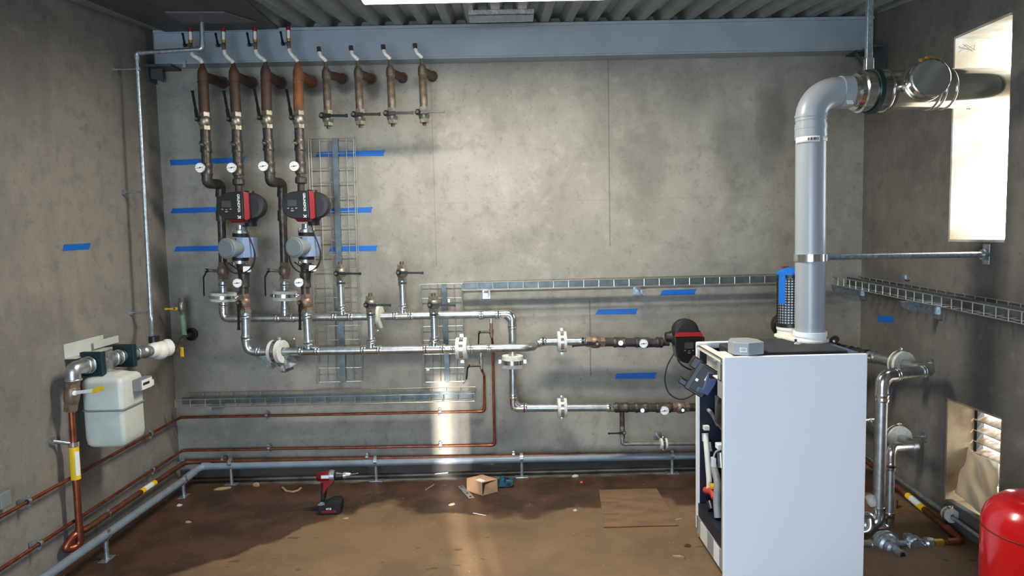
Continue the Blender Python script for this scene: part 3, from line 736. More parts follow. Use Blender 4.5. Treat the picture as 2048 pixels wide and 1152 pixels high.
build('air_vent', MB().cyl(run(1241, 685), P(1241.5, 686, Y=YF2 - .06), .010, 10).m(1).cyl(P(1241.5, 686, Y=YF2 - .05), P(1241.5, 686, Y=YF2 - .075), .016, 14), ['dark_pipe', 'white'], t)
dial(t, P(1287, 687, Y=YF2 - .065), .0295, run(1284, 685), 4)
t = thing('boiler_return_pipe', 'dark boiler return pipe with gauge and drain branch low on the back wall', 'pipe', run(1300, 816, YU))
build('steel_pipe', MB().tube(pp(YU, (1228, 815.5), (1352, 815)), .028, 16).tube(pp(YU, (1374, 815), (1420, 814)), .026, 16).tube(pp(YU, (1244, 815), (1244.5, 855)), .016, 12), 'dark_pipe', t)
for a, b_ in ((1230, 1256), (1270, 1295), (1312, 1342)):
    mb = MB(); sleeve(mb, P(a, 815, Y=YU), P(b_, 815, Y=YU), .030, 1.07); build('tee_fitting', mb, 'dark_pipe', t)
build('air_vent', MB().cyl(P(1284, 815, Y=YU), P(1284.5, 820, Y=YU - .06), .011, 10).m(1).cyl(P(1284.5, 819, Y=YU - .05), P(1285, 821, Y=YU - .085), .013, 12), ['bronze', 'press'], t)
dial(t, P(1329, 821, Y=YU - .065), .0295, P(1327, 816, Y=YU), 6)
vb = valve_body('isolating_valve', P(1345, 815, Y=YU), P(1377, 814.6, Y=YU), .033, 'bronze', t)
build('valve_stem', MB().cyl(P(1364, 815, Y=YU), P(1365.6, 820, Y=YU - .06), .013, 12).m(1).cyl(P(1365.6, 820, Y=YU - .06), P(1365.8, 820.5, Y=YU - .075), .009, 10), ['black', 'press'], vb)
vb = build('drain_valve', MB().tube(pp(YU, (1244.5, 852), (1244.6, 858)), .018, 6).tube(pp(YU, (1244.5, 857), (1244.7, 874)), .017, 14).tube(pp(YU, (1244.6, 871), (1244.8, 876)), .018, 6), 'nickel', t)
lever(vb, P(1245, 866, Y=YU), P(1248, 866, Y=YU - .045), P(1216, 867, Y=YU - .055), .013)
build('drain_pipe', MB().tube(fillet(pp(YU, (1244.7, 872), (1244.9, 887.5), (1425, 887)), .045, 6), .013, 14).tube(fillet(pp(YU, (1244.8, 876), (1244.9, 887.5), (1256, 887.5)), .045, 6), .0155, 14), 'galv', t)

# ---------------------------------------------------------------- pumps
def pump(cx, cy, Yf, Yp, label, rot=0, words=True, group='circulator pumps'):
    """control head facing the room with a round motor behind; (cx, cy) is the head's middle"""
    k = Yf / F; c = P(cx, cy, Y=Yf); ca, sa = math.cos(rot), math.sin(rot)
    def L(x, y, z=0): return c + V(((x * ca - y * sa) * k, z, (x * sa + y * ca) * k))   # x right, y up in sight-size units, z away
    t = thing('circulator_pump', label, 'pump', c, group)
    out = [L(-9 + 24 * math.cos(math.radians(a)), 26.5 * math.sin(math.radians(a))) for a in range(90, 271, 15)] + [L(21, -27), L(21, 28), L(2, 28)]
    hd = build('control_head', MB().prism(out, (0, .085, 0)), 'black_gloss', t, bevel=.005)
    st = [L(22, 28, -.001), L(27, 27, .006), L(30, 25, .02), L(30, -25, .02), L(27, -28, .006), L(22, -28, -.001)]
    build('red_stripe', MB().prism(st, (0, .012, 0)), 'red', hd, bevel=.002)
    build('side_cover', MB().prism([L(20, 25, .02), L(29, 23, .034), L(29, -23, .034), L(20, -25, .02)], (0, .05, 0)), 'black_gloss', hd, bevel=.003)
    build('red_lip', MB().prism([L(-10, -26), L(20, -27.5), L(20, -33, .012), L(-4, -33, .012)], (0, .06, 0)), 'red_dark', hd, bevel=.002)
    def U(x, y, z=0): return c + V((x * k, z, y * k))
    s0 = (-12, 1) if not rot else (0, 1)
    build('display', MB().box(U(s0[0], s0[1] + 3, -.002), (18 * k, .003, 13 * k)), 'screen', hd)
    mb = MB()
    for bx, by, w in ((-8, -7, 3.4), (8, -7, 3.4), (0, -8, 3.8), (0, -12, 5.5)): mb.box(U(s0[0] + bx, s0[1] + by, -.002), (w * k, .003, 2.0 * k))
    build('buttons', mb, 'zinc', hd)
    if words:
        text('lettering', 'GRUNDFOS', 'white', hd, L(12.5, 5.5, -.002), L(0, -1) - L(0, 0), L(1, 0) - L(0, 0), 6.7 * k)
        mb = MB()
        for s in (1, -1): mb.bar(L(9.8, -22.5 - 2.6 * s, -.002), L(15.2, -22.5 + 2.6 * s, -.002), 1.5 * k, .0016)
        mb.bar(L(9.2, -19.4, -.002), L(11.5, -20.6, -.002), 1.1 * k, .0016).bar(L(13.6, -20.2, -.002), L(16.0, -21.8, -.002), 1.1 * k, .0016)
        build('emblem', mb, 'white', hd)
    mo = L(29, 0, 0); mo.y = Yf + .055
    build('motor', MB().lathe(mo, (0, 1, 0), [(0, 17 * k), (.004, 24 * k), (.015, 26.5 * k), (.05, 26.5 * k), (.055, 23 * k), (.075, 25 * k), (Yp - mo.y - .02, 22 * k)], 30), 'iron', t)
    pa, pb = L(13, 33), L(13, -40); pa.y = pb.y = Yp
    dd = pb - pa; LL = dd.length
    build('pump_housing', MB().lathe(pa, dd, [(0, 10 * k), (LL * .12, 11 * k), (LL * .3, 20 * k), (LL * .5, 24 * k), (LL * .7, 20 * k), (LL * .88, 12 * k), (LL, 12 * k)], 22, True), 'iron', t)
    return t, L
for (cx, cy, w) in ((465, 412, 'left'), (596.5, 410, 'right')):
    t, L = pump(cx, cy, YR - .17, YR, 'black circulator pump with red stripe above the %s grey mixing valve' % w)
    dxx = cx - 465; dy = cy - 412
    # flange with bolts under the pump
    fx = 481 + dxx
    mb = MB().cyl(P(fx, 450 + dy, Y=YR), P(fx, 462 + dy, Y=YR), .026, 16).cyl(P(fx, 461 + dy, Y=YR), P(fx, 466.5 + dy, Y=YR), .049, 20)
    fl = build('flange', mb, 'galv', t)
    mb = MB()
    for sx in (-14, 0, 13): mb.tube(pp(YR - .03, (fx + sx, 458.5 + dy), (fx + sx, 463.5 + dy)), .0085, 6)
    build('bolts', mb, 'press', fl)
    # mixing valve with its actuator
    v = thing('mixing_valve', 'grey-blue mixing valve actuator with round disc below the %s pump' % w, 'valve', P(fx, 500 + dy, Y=YR), 'mixing valves below the pumps')
    build('gasket_ring', MB().cyl(P(fx, 467 + dy, Y=YR), P(fx, 474 + dy, Y=YR), .047, 20), 'rubber', v)
    Ya = YR - .10; kk = Ya / F
    x0, x1, y0, y1 = 468 + dxx, 502 + dxx - (2 if w == 'right' else 0), 475.5 + dy, 515.5 + dy
    a = P(x0, y0, Y=Ya); b_ = P(x1, y1, Y=Ya)
    pr = [V((a.x, Ya + .05, a.z)), V((a.x, Ya + .012, a.z)), V((a.x + .012, Ya, a.z)), V((a.x + (b_.x - a.x) * .55, Ya, a.z)), V((b_.x, Ya + .05, a.z)), V((b_.x, Ya + .13, a.z)), V((a.x, Ya + .13, a.z))]
    build('actuator_box', MB().prism(pr, (0, 0, b_.z - a.z)), 'actuator', v, bevel=.004)
    dc = P(452 + dxx * 1.036, 497 + dy, Y=Ya - .10); rd = 21 * (Ya - .10) / F
    db = dc + V((.035, .11, 0))
    dk = build('hand_disc', MB().lathe(db, dc - db, [(0, rd * .6), (.05, rd * .8), ((dc - db).length - .012, rd), ((dc - db).length - .003, rd), ((dc - db).length, rd * .94)], 32), 'actuator_grey', v)
    build('cap_plate', MB().lathe(dc, dc - db, [(-.002, rd * .82), (.004, rd * .82), (.006, rd * .78)], 32), 'actuator_grey', dk)
    build('red_mark', MB().ball(P(474 + dxx, 499 + dy, Y=Ya - .005), .011), 'red', v)
    bd = MB().cyl(P(fx, 514 + dy, Y=YR), P(fx, 521 + dy, Y=YR), .048, 18).m(1).cyl(P(fx, 521 + dy, Y=YR), P(fx, 527 + dy, Y=YR), .046, 18).m(0).cyl(P(fx + 3, 526 + dy, Y=YR), P(fx + 5, 548 + dy, Y=YR), .036, 16, .028)
    build('valve_body', bd, ['iron', 'galv'], v)
    mb = MB()
    for sx in (-14, 2, 13): mb.tube(pp(YR - .03, (fx + sx, 525 + dy), (fx + sx, 530 + dy)), .0085, 6)
    build('flange_bolts', mb, 'press', v)
    cc = P(494 + dxx, 538.5 + dy, Y=YR - .07)
    build('white_plug', MB().box(cc, (.040, .03, .034), Matrix.Rotation(.12 if w == 'right' else .03, 3, 'Y')).cyl(cc, cc + V((-.02, .05, -.01)), .014, 10), 'white', v, bevel=.003)
    # cables
    cb = tag(build('cable', MB().tube(fillet([P(491 + dxx, 452 + dy, Y=YR - .06), P(499 + dxx, 475 + dy, Y=YR - .07), P(509 + dxx, 500 + dy, Y=YR - .08), P(509 + dxx, 525 + dy, Y=YR - .08), P(497 + dxx, 543 + dy, Y=YR - .085), P(466 + dxx, 548 + dy, Y=YR - .07), P(449 + dxx, 530 + dy, Y=YR - .06), P(446 + dxx, 508 + dy, Y=YR - .04)], .08, 5), .0042, 8)
        .tube(fillet([P(505 + dxx, 490 + dy, Y=YR - .05), P(512 + dxx, 512 + dy, Y=YR - .05), P(506 + dxx, 532 + dy, Y=YR - .06), P(500 + dxx, 540 + dy, Y=YR - .06)], .05, 5), .0042, 8)
        .tube(fillet([P(499 + dxx, 544 + dy, Y=YR - .075), P(478 + dxx, 541 + dy, Y=YR - .06), P(457 + dxx, 526 + dy, Y=YR - .05)], .05, 5), .0042, 8), 'rubber', loc=P(490 + dxx, 520 + dy, Y=YR - .06)),
        'black cable looping around the %s mixing valve' % w, 'cable')
t, L = pump(1378, 695, YF2 - .19, YF2, 'black circulator pump with red rim half hidden behind the boiler corner', math.pi / 2, False)
tag(build('cable', MB().tube(fillet([P(1350, 704, Y=YF2 - .06), P(1334, 730, Y=YF2 - .08), P(1328, 762, Y=YF2 - .09), P(1338, 790, Y=YF2 - .1), P(1362, 801, Y=YF2 - .11), P(1384, 792, Y=YF2 - .12), P(1402, 774, Y=YF2 - .14)], .12, 6), .0042, 8)
    .tube(fillet([P(1350, 706, Y=YF2 - .07), P(1360, 728, Y=YF2 - .1), P(1376, 738, Y=YF2 - .14), P(1400, 744, Y=YF2 - .2)], .1, 6), .005, 8), 'rubber', loc=P(1340, 750, Y=YF2 - .09)), 'black cable hanging in a wide loop from the pump behind the boiler', 'cable')
c = P(1571, 652, Y=YB - .3)
t = thing('pump_motor', 'dark round pump motor behind the black mesh air intake', 'pump', c)
build('motor', MB().lathe(c, (.25, 1, 0), [(-.06, .03), (-.05, .07), (-.03, .082), (.05, .082), (.07, .06), (.2, .05)], 26), 'iron', t)
build('red_edge', MB().ring(c + V((-.01, -.05, 0)), (.25, 1, 0), .076, .004), 'black_gloss', t)

# ---------------------------------------------------------------- wire cable trays
def tray(name_label, A, B, w, d, n_u, wall_brackets=(), strip_at=.62, strip_h=None, strip_ofs=.3, wr=.003, nl=4, strip_flat=False, group='wire cable trays'):
    """basket from A to B: A-B is the front rim, w runs to the far rim, d from rim to base"""
    A = V(A); B = V(B); w = V(w); d = V(d)
    t = thing('cable_tray', name_label, 'cable tray', lerp(A, B, .5), group)
    mb = MB()
    lines = [V((0, 0, 0)), w] + [d + w * (i / (nl - 1)) for i in range(nl)]
    for q in lines: mb.tube([A + q, B + q], wr, 6)
    for i in range(n_u + 1):
        c = lerp(A, B, i / n_u); mb.tube([c, c + d, c + d + w, c + w], wr, 6)
    build('wire_mesh', mb, 'wire', t)
    s0 = A + w * strip_at + d * (1 - .0); s1 = B + w * strip_at + d * (1 - .0)
    if strip_flat: mb = MB().bar(s0 - d * .12, s1 - d * .12, strip_h or .04, .012, d)
    else: mb = MB().bar(s0 - d * .45, s1 - d * .45, (strip_h or d.length * .8), .002, w)
    build('steel_strip', mb, 'strip', t)
    return t
# tall one at the left, upright on the wall
a = P(616, 276, Y=YB - .085); b_ = P(634, 768, Y=YB - .085)
wv = P(706, 274, Y=YB - .085) - a; wv.z = 0
t = tray('tall upright wire cable tray behind the right pump', a, b_, wv, (0, .055, 0), 17, strip_at=.56, strip_h=.036, strip_flat=True, nl=6)
a = P(840, 570, Y=YB - .085); b_ = P(848, 768, Y=YB - .085); wv = P(923, 568, Y=YB - .085) - a; wv.z = 0
t = tray('short upright wire cable tray behind the right end of the headers', a, b_, wv, (0, .055, 0), 7, strip_at=.56, strip_h=.032, strip_flat=True, nl=6)
build('tray_clip', MB().box(P(898, 601, Y=YB - .05), (.014, .02, .022)).box(P(856, 739, Y=YB - .05), (.02, .012, .012)), 'wire', t)
# long low one across the left half
ZT = P(650, 790, Y=YB - .22).z
a = V((P(350, 803, Y=YB - .22).x, YB - .22, P(350, 800, Y=YB - .22).z)); b_ = V((P(949, 790, Y=YB - .22).x, YB - .22, P(949, 787, Y=YB - .22).z))
tray('long low wire cable tray under the headers on the left half', a, b_, (0, .19, 0), (0, 0, -.05), 20, strip_at=.5, strip_h=.048)
tag(build('tray_bracket', MB().prism([V((P(440, 805, Y=YB).x, YB - .21, a.z - .056)), V((P(440, 805, Y=YB).x, YB - .002, a.z - .056)), V((P(440, 805, Y=YB).x, YB - .002, a.z - .11)), V((P(440, 805, Y=YB).x, YB - .21, a.z - .075))], (.035, 0, 0)), 'zinc', loc=(P(440, 805, Y=YB).x, YB - .1, a.z - .08)), 'small folded bracket under the left end of the low wire tray', 'bracket', None)
# long upper one on the right half of the back wall
Yt = YB - .16
a = P(925, 566, Y=Yt); b_ = P(1650, 549, Y=Yt)
tray('long wire cable tray along the back wall towards the flue', a, b_, (0, .14, 0), (0, 0, -.048), 24, strip_at=.45, strip_h=.04)
for (x, y, lab) in ((972, 588, 'small bright tray bracket at the left end of the upper wire tray'), (1279, 581, 'small bright tray bracket under the middle of the upper wire tray')):
    c = P(x, y, Y=YB - .1)
    mb = MB().box(c + V((0, 0, .012)), (.03, .19, .004)).box(c + V((.014, -.03, -.006)), (.003, .12, .036)).box(c + V((0, .092, -.01)), (.05, .01, .06))
    tag(build('tray_bracket', mb, 'zinc', loc=c), lab, 'bracket')
# the tray on the right wall, coming towards the room
Xt = XR - .19
a = P(1654, 551, X=Xt); b_ = P(2048, 624, X=Xt); b2 = b_ + (b_ - a) * .9
wv = V((.17, 0, 0))
tray('wire cable tray running along the right wall below the window', a, b2, wv, (0, 0, -.052), 44, strip_at=.55, strip_h=.05)
for (xa, ya, xb, yb_, lab) in ((1666, 571, 1770, 590, 'flat grey wall bracket under the far end of the right wall tray'), (1805, 604, 1925, 624, 'flat grey wall bracket under the near part of the right wall tray')):
    p0 = P(xa, ya, X=Xt - .02); yy = p0.y
    zt = p0.z
    mb = MB().prism([V((Xt - .02, yy, zt)), V((Xt - .01, yy, zt - .035)), V((Xt + .02, yy, zt - .05)), V((XR - .004, yy, zt - .075)), V((XR - .004, yy, zt))], (0, .02, 0))
    mb.box2((Xt - .02, yy - .012, zt), (XR - .004, yy + .03, zt + .003)).box2((XR - .012, yy - .02, zt - .1), (XR - .002, yy + .04, zt + .02))
    tag(build('wall_bracket', mb, 'zinc', loc=(XR - .1, yy, zt)), lab, 'bracket')
c = P(1812, 554, X=XR - .01)
tag(build('cable_socket', MB().box(c, (.02, .05, .03)).box(c + V((-.012, 0, 0)), (.01, .03, .02)), 'zinc', loc=c), 'small grey box on right wall just above the cable tray', 'box')

# ---------------------------------------------------------------- blue masking tape on the walls
TAPES = [((340, 320), (491, 314), (488, 325), (341, 331), 'long blue tape strip crossing behind the two left risers'),
         ((635, 304), (771, 300), (768, 312), (630, 314), 'blue tape strip at the top of the tall wire tray'),
         ((345, 417), (452, 413), (450, 424), (341, 427), 'blue tape strip on the wall left of the left pump'),
         ((658, 417), (746, 414), (743, 425), (653, 427), 'blue tape strip behind the tall wire tray beside the right pump'),
         ((352, 493), (452, 491), (450, 502), (348, 503), 'blue tape strip on the wall left of the left mixing valve'),
         ((663, 493), (756, 491), (753, 502), (657, 503), 'blue tape strip behind the tall wire tray beside the right mixing valve'),
         ((1326, 580), (1394, 578), (1390, 589), (1320, 591), 'bright blue tape strip just below the upper wire tray'),
         ((1197, 619), (1277, 617), (1273, 628), (1190, 629), 'bright blue tape strip above the boiler flow pipe'),
         ((1233, 747), (1314, 745), (1311, 757), (1230, 758), 'blue tape strip between the boiler flow and return pipes')]
for q in TAPES:
    p4 = [P(x, y, Y=YB - .0012) for x, y in q[:4]]; p4.insert(2, lerp(p4[1], p4[2], .5) + V((-.006, 0, 0)))
    tag(build('masking_tape', MB().prism(p4, (0, .001, 0)), 'blue_tape', loc=sum(p4, V()) / 5), q[4], 'tape', 'blue tape strips')
for X, q in ((XL + .0012, ((128, 489), (182, 486), (178, 499), (125, 502), 'dark blue tape strip alone on the left wall above the gas meter')),
             (XR - .0012, ((1757, 631), (1787, 633), (1785, 645), (1755, 644), 'dark blue tape strip on the right wall under the cable tray')),
             (XR - .0012, ((1768, 774), (1781, 775), (1780, 786), (1768, 786), 'blue tape end behind the galvanised elbow on the right wall'))):
    p4 = [P(x, y, X=X) for x, y in q[:4]]
    tag(build('masking_tape', MB().prism(p4, (.001 if X > 0 else -.001, 0, 0)), 'blue_tape', loc=sum(p4, V()) / 4), q[4], 'tape', 'blue tape strips')

# ---------------------------------------------------------------- copper pipes
YC = YB - .045; XC = XL + .045
def clip(t, c, n):
    """small two-screw wall clip"""
    c = V(c); n = V(n); up = V((0, 0, 1)); s = n.cross(up)
    mb = MB().band(c, s, .012, .0155, .016, 14).box(c - n * .024, V((abs(s.x) * .02 + abs(n.x) * .036, abs(s.y) * .02 + abs(n.y) * .036, .02)))
    for k in (-1, 1): mb.cyl(c + up * k * .021 - s * .006, c + up * k * .021 + s * .006, .007, 8)
    return build('wall_clip', mb, 'zinc', t)
lab1 = 'upper thin copper pipe from the lower header along the back and left walls'
cp = P(968.5, 822, Y=YC)
t = thing('copper_pipe', lab1, 'pipe', cp)
top = P(963, 705, Y=YL + .0)
up_ = [P(963, 712, Y=YL), P(964, 742, Y=YL + .02), P(968.5, 750, Y=YC), P(968.5, 822.5, Y=YC)]
left_end = P(0, 1034, X=XC); lc_ = V((XC, YC, P(367, 835, Y=YC).z))
ext = left_end + (left_end - lc_).normalized() * .5
pts = fillet([*up_, lc_, ext], .03, 5)
build('pipe', MB().tube(pts, .0085, 12), 'copper', t)
build('elbows', MB().tube(fillet([P(968.5, 811, Y=YC), P(968.5, 822.5, Y=YC), P(955, 822.9, Y=YC)], .02, 5), .0105, 12), 'copper', t)
v = build('valve_body', MB().m(0).tube(pp(YL, (961.5, 706), (961.8, 716)), .008, 10).m(1).tube(pp(YL, (962, 714), (963, 738)), .011, 12).tube(pp(YL, (962.3, 720), (962.6, 728)), .015, 8), ['press', 'nickel'], t)
lever(v, P(962, 731, Y=YL), P(939, 731.5, Y=YL - .05), P(933, 759, Y=YL - .055), .009, cranked=P(935, 736, Y=YL - .055))
for x, y in ((880, 823.5), (534, 830)): clip(t, P(x, y, Y=YC), (0, -1, 0))
for x in (277, 15):
    k = (left_end.y - lc_.y); q = ray(x, 500); yy = XC / q.x * q.y; f = (yy - lc_.y) / k
    clip(t, lerp(lc_, left_end, f), (1, 0, 0))
t = thing('copper_pipe', 'lower thin copper pipe from the upper header along the back and left walls', 'pipe', P(989, 889, Y=YC))
lc_ = V((XC, YC, P(367, 901, Y=YC).z)); left_end = P(0, 1139, X=XC); ext = left_end + (left_end - lc_).normalized() * .4
pts = fillet([P(982.5, 648, Y=YU), P(983.5, 672, Y=YU), P(985.5, 690, Y=YC), P(989, 890.2, Y=YC), lc_, ext], .03, 5)
build('pipe', MB().tube(pts, .0085, 12), 'copper', t)
build('elbows', MB().tube(fillet([P(988.8, 879, Y=YC), P(989, 890.2, Y=YC), P(976, 890.5, Y=YC)], .02, 5), .0105, 12), 'copper', t)
v = build('valve_body', MB().m(0).tube(pp(YU, (982, 637), (982.2, 648)), .008, 10).m(1).tube(pp(YU, (982.3, 646), (983.2, 675)), .011, 12).tube(pp(YU, (982.6, 658), (982.9, 668)), .015, 8), ['press', 'bronze'], t)
lever(v, P(982.5, 663.5, Y=YU), P(960, 664, Y=YU - .05), P(957, 688, Y=YU - .055), .009, cranked=P(957.5, 668, Y=YU - .055))
for x, y in ((881, 890.8), (538, 896.5)): clip(t, P(x, y, Y=YC), (0, -1, 0))
for x in (276, 32):
    k = (left_end.y - lc_.y); q = ray(x, 500); yy = XC / q.x * q.y; f = (yy - lc_.y) / k
    clip(t, lerp(lc_, left_end, f), (1, 0, 0))

# gas pipe: down from the meter, round at the foot and along the walls at floor level
YG = 3.32
gp = P(150, 888, Y=YG)
gl = [P(142.5, 815, Y=YG), P(161, 1086, Y=YG), P(128, 1094, Y=3.28), P(140, 1079, Y=3.38), P(176, 1056, Y=3.52)]
gl[2].x = max(gl[2].x, XL + .05); gl[3].x = max(gl[3].x, XL + .05)
XG = XL + .075; YGW = YB - .075
g4 = P(176, 1056, X=XG); g5 = V((XG, YGW, P(367, 924, Y=YGW).z))
gl = [P(142.5, 815, Y=YG), P(161, 1092, Y=YG), P(150, 1096, Y=YG - .04) + V((-.04, -.03, 0)), V((XG - .02, YG - .02, g4.z + .0)), g4 + V((0, .0, 0)), g5, V((XR - .25, YGW, P(1000, 920, Y=YGW).z))]
t = thing('gas_pipe', 'thick copper gas pipe dropping from the meter to the floor, then along the walls', 'pipe', P(160, 1080, Y=YG))
build('pipe', MB().tube([gl[0], lerp(gl[0], gl[1], .3)], .0135, 14).tube(fillet([lerp(gl[0], gl[1], .28)] + gl[1:4] + [g4], .06, 6), .0165, 14), 'copper', t)
build('wall_run', MB().tube(fillet([gl[3], g4, g5, gl[6]], .06, 6), .0155, 14), 'copper_dull', t)
build('elbow', MB().tube(fillet([lerp(gl[0], gl[1], .86), gl[1], gl[2], gl[3], lerp(gl[3], g4, .5)], .055, 8), .0195, 14), 'copper', t)
q0 = P(148.5, 893, Y=YG); q1 = P(154, 958, Y=YG)
lb = build('yellow_label', MB().tube([P(147.7, 893, Y=YG), P(152.2, 958, Y=YG)], .0225, 16), 'yellow', t)
build('label_insert', MB().bar(P(153.5, 903, Y=YG - .0225), P(156.5, 951, Y=YG - .0225), .018, .002, (.5, -1, 0)), 'label', lb)
ql = lambda x: (lambda r: V((XG, XG / r.x * r.y, 0)))(ray(x, 500))
def on_run(x):
    yy = ql(x).y; f = (yy - g4.y) / (g5.y - g4.y); return lerp(g4, g5, f)
lb = build('yellow_label', MB().tube([on_run(249), on_run(279)], .0172, 14), 'yellow', t)
build('label_insert', MB().tube([on_run(256) + V((.002, -.002, .002)), on_run(272) + V((.002, -.002, .002))], .0168, 14), 'label', lb)
for x in (340, 178): clip(t, on_run(x), (1, 0, .0))
for x in (445, 734, 1027): clip(t, V((P(x, 912, Y=YGW).x, YGW, (g5.z + (gl[6].z - g5.z) * (P(x, 912, Y=YGW).x - g5.x) / (gl[6].x - g5.x)) + .012)), (0, -1, 0))
# bracket arm holding the drop
wp = P(84, 891, X=XL); hp = P(147.5, 888, Y=YG)
ar = build('wall_arm', MB().cyl(V((XL + .008, hp.y - .05, wp.z)), hp, .009, 10).cyl(V((XL + .001, hp.y - .05, wp.z)), V((XL + .014, hp.y - .05, wp.z)), .02, 12), 'zinc', t)
build('ring', MB().band(hp, gl[1] - gl[0], .0145, .024, .022, 18), 'press', ar)

# ---------------------------------------------------------------- grey drain pipe on short legs
t = thing('drain_pipe', 'grey plastic drain pipe on short legs along the floor', 'pipe', P(750, 925, Y=YB - .14))
YD = YB - .145; rD = .0215
legs = [((461, 926), (461, 963)), ((751, 922), (751, 957)), ((1043, 916), (1044, 957)), ((1344, 911), (1344, 950))]
XD = P(208, 1118, Z=0).x + .02
d0 = P(92, 1152, X=XD); 
dl = [P(40, 1190, X=XD), P(375, 952, X=XD)]
ca = P(405, 935, Y=YD - .0)
pts = fillet([P(60, 1176, X=XD), P(214, 1068, X=XD), P(372, 957, X=XD), P(402, 933, Y=YD), P(750, 925.5, Y=YD), P(1043, 918.5, Y=YD), P(1560, 909, Y=YD)], .05, 4)
build('pipe', MB().tube(pts, rD, 18), 'pvc', t)
mb = MB().tube([lerp(P(372, 957, X=XD), P(214, 1068, X=XD), .02), lerp(P(372, 957, X=XD), P(402, 933, Y=YD), .55)], rD * 1.15, 16)
mb.tube([P(404, 932.8, Y=YD), P(420, 932.5, Y=YD)], rD * 1.15, 16); build('bend', mb, 'pvc', t)
build('joint', MB().tube([P(1003, 919.5, Y=YD), P(1012, 919.3, Y=YD)], rD * 1.06, 16), 'pvc', t)
for (px, py), (bx, by) in legs:
    c = P(px, py, Y=YD); f = V((c.x, YD, 0))
    l = build('support_leg', MB().cyl(f + V((0, 0, .004)), V((c.x, YD, c.z - rD)), .011, 12).band(c, (1, 0, 0), rD, rD * 1.14, .022, 18).box(c + V((0, 0, rD * 1.22)), (.018, .02, .012)), 'zinc', t)
    build('base_plate', MB().box(f + V((0, 0, .003)), (.085, .045, .006)), 'zinc', l, bevel=.002)
for (px, py), (bx, by) in (((366, 962), (371, 992)), ((211, 1072), (208, 1118))):
    c = P(px, py, X=XD); f = V((XD, c.y, 0)); dirp = (P(214, 1068, X=XD) - P(372, 957, X=XD))
    l = build('support_leg', MB().cyl(f + V((0, 0, .004)), V((c.x, c.y, c.z - rD)), .011, 12).band(c, dirp, rD, rD * 1.16, .024, 18).box(c + V((.01, 0, rD * 1.2)), (.02, .018, .014)), 'zinc', t)
    build('base_plate', MB().box(f + V((0, 0, .003)), (.045, .085, .006)), 'zinc', l, bevel=.002)

# ---------------------------------------------------------------- gas meter on the left wall
YM0, YM1 = 3.40, 3.61
mx0 = XL + .062; mx1 = P(244, 800, Y=YM0).x
zt = P(200, 757, Y=YM0).z; zbm = P(200, 894, Y=YM0 + .03).z; zs = P(200, 822, Y=YM0).z
t = thing('gas_meter', 'pale grey-green gas meter hanging on the left wall', 'meter', ((mx0 + mx1) / 2, (YM0 + YM1) / 2, zbm))
def rr(x0, x1, y0, y1, r0, r1, z):
    out = []
    for cx, cy, a0, r in ((x0 + r0, y0 + r0, 180, r0), (x1 - r1, y0 + r1, 270, r1), (x1 - r1, y1 - r1, 0, r1), (x0 + r0, y1 - r0, 90, r0)):
        for k in range(7):
            a = math.radians(a0 + k * 15); out.append(V((cx + r * math.cos(a), cy + r * math.sin(a), z)))
    return out
def shell(levels):
    mb = MB(); vs = []; k = None
    for ins, z in levels:
        r = rr(mx0 + ins, mx1 - ins, YM0 + ins, YM1 - ins, .055, .022, z); k = len(r); vs += r
    mb.add(vs, [(i * k + j, i * k + (j + 1) % k, (i + 1) * k + (j + 1) % k, (i + 1) * k + j) for i in range(len(levels) - 1) for j in range(k)], True)
    mb.add(vs[:k], [tuple(range(k))[::-1]], True); mb.add(vs[-k:], [tuple(range(k))], True); return mb
build('upper_shell', shell([(0, zs), (0, zt - .03), (.004, zt - .015), (.014, zt - .004), (.03, zt), (.06, zt + .012)]), 'meter', t)
build('lower_shell', shell([(.03, zbm), (.012, zbm + .006), (.003, zbm + .02), (0, zbm + .05), (0, zs)]), 'meter', t)
build('seam', shell([(-.001, zs - .006), (-.006, zs - .003), (-.006, zs + .003), (-.001, zs + .006)]), 'meter_grey', t)
# the counter sits on the side that faces the room
cy = 3.55; cz = P(276, 772, X=mx1 + .03).z
ct = build('counter', MB().box((mx1 + .022, cy + .01, cz), (.044, .115, .062)), 'meter_grey', t, bevel=.004)
build('counter_face', MB().box((mx1 + .045, cy + .01, cz), (.003, .10, .050)), 'label', ct)
build('counter_window', MB().box((mx1 + .047, cy + .0, cz + .004), (.002, .062, .013)), 'ink', ct)
build('seal_tag', MB().box((mx1 + .02, cy + .085, cz - .012), (.03, .03, .03)), 'label', ct)
# pipes and fittings over the meter
t2 = thing('gas_fittings', 'galvanised gas fittings with two dark square plates joining meter and valves', 'pipe', P(200, 720, Y=3.5))
Xp = P(145, 735, Y=YG).x
a0 = P(140.5, 765, Y=YG); a1 = P(146, 732, Y=YG); zA = P(150, 738, Y=YG).z
E0 = V((Xp + .0, YG, P(140, 760, Y=YG).z)); E1 = V((Xp, YG, zA)); rg = .04
pF = V((P(224, 718, Y=3.52).x, 3.53, zA)); E2 = V((Xp + .03, 3.40, zA + .0)); 
axl = [V((Xp, YG, E0.z)), V((Xp, YG, zA)), V((Xp + .008, YG + .055, zA))]
build('elbow', MB().tube(fillet([axl[0] + V((0, 0, -.005)), axl[1], axl[2]], .055, 7), rg * .88, 18).ring(axl[0], (0, 0, 1), rg * .88, .005), 'galv', t2)
q1, q2 = axl[2], V((mx0 + .10, YG + .15, zA))
dq = V((.14, 1, 0)).normalized()
s0 = axl[1] + dq * .045
mb = MB().cyl(s0, s0 + dq * .09, rg * .9, 18).ring(s0 + dq * .035, dq, rg * .92, .006).ring(s0 + dq * .062, dq, rg * .94, .007)
build('union', mb, 'galv', t2)
fl = s0 + dq * .092
Rq = Matrix((V((-dq.y, dq.x, 0)), dq, V((0, 0, 1)))).transposed()
def plate(c, sz): return MB().box(c, (sz, .03, sz), Rq)
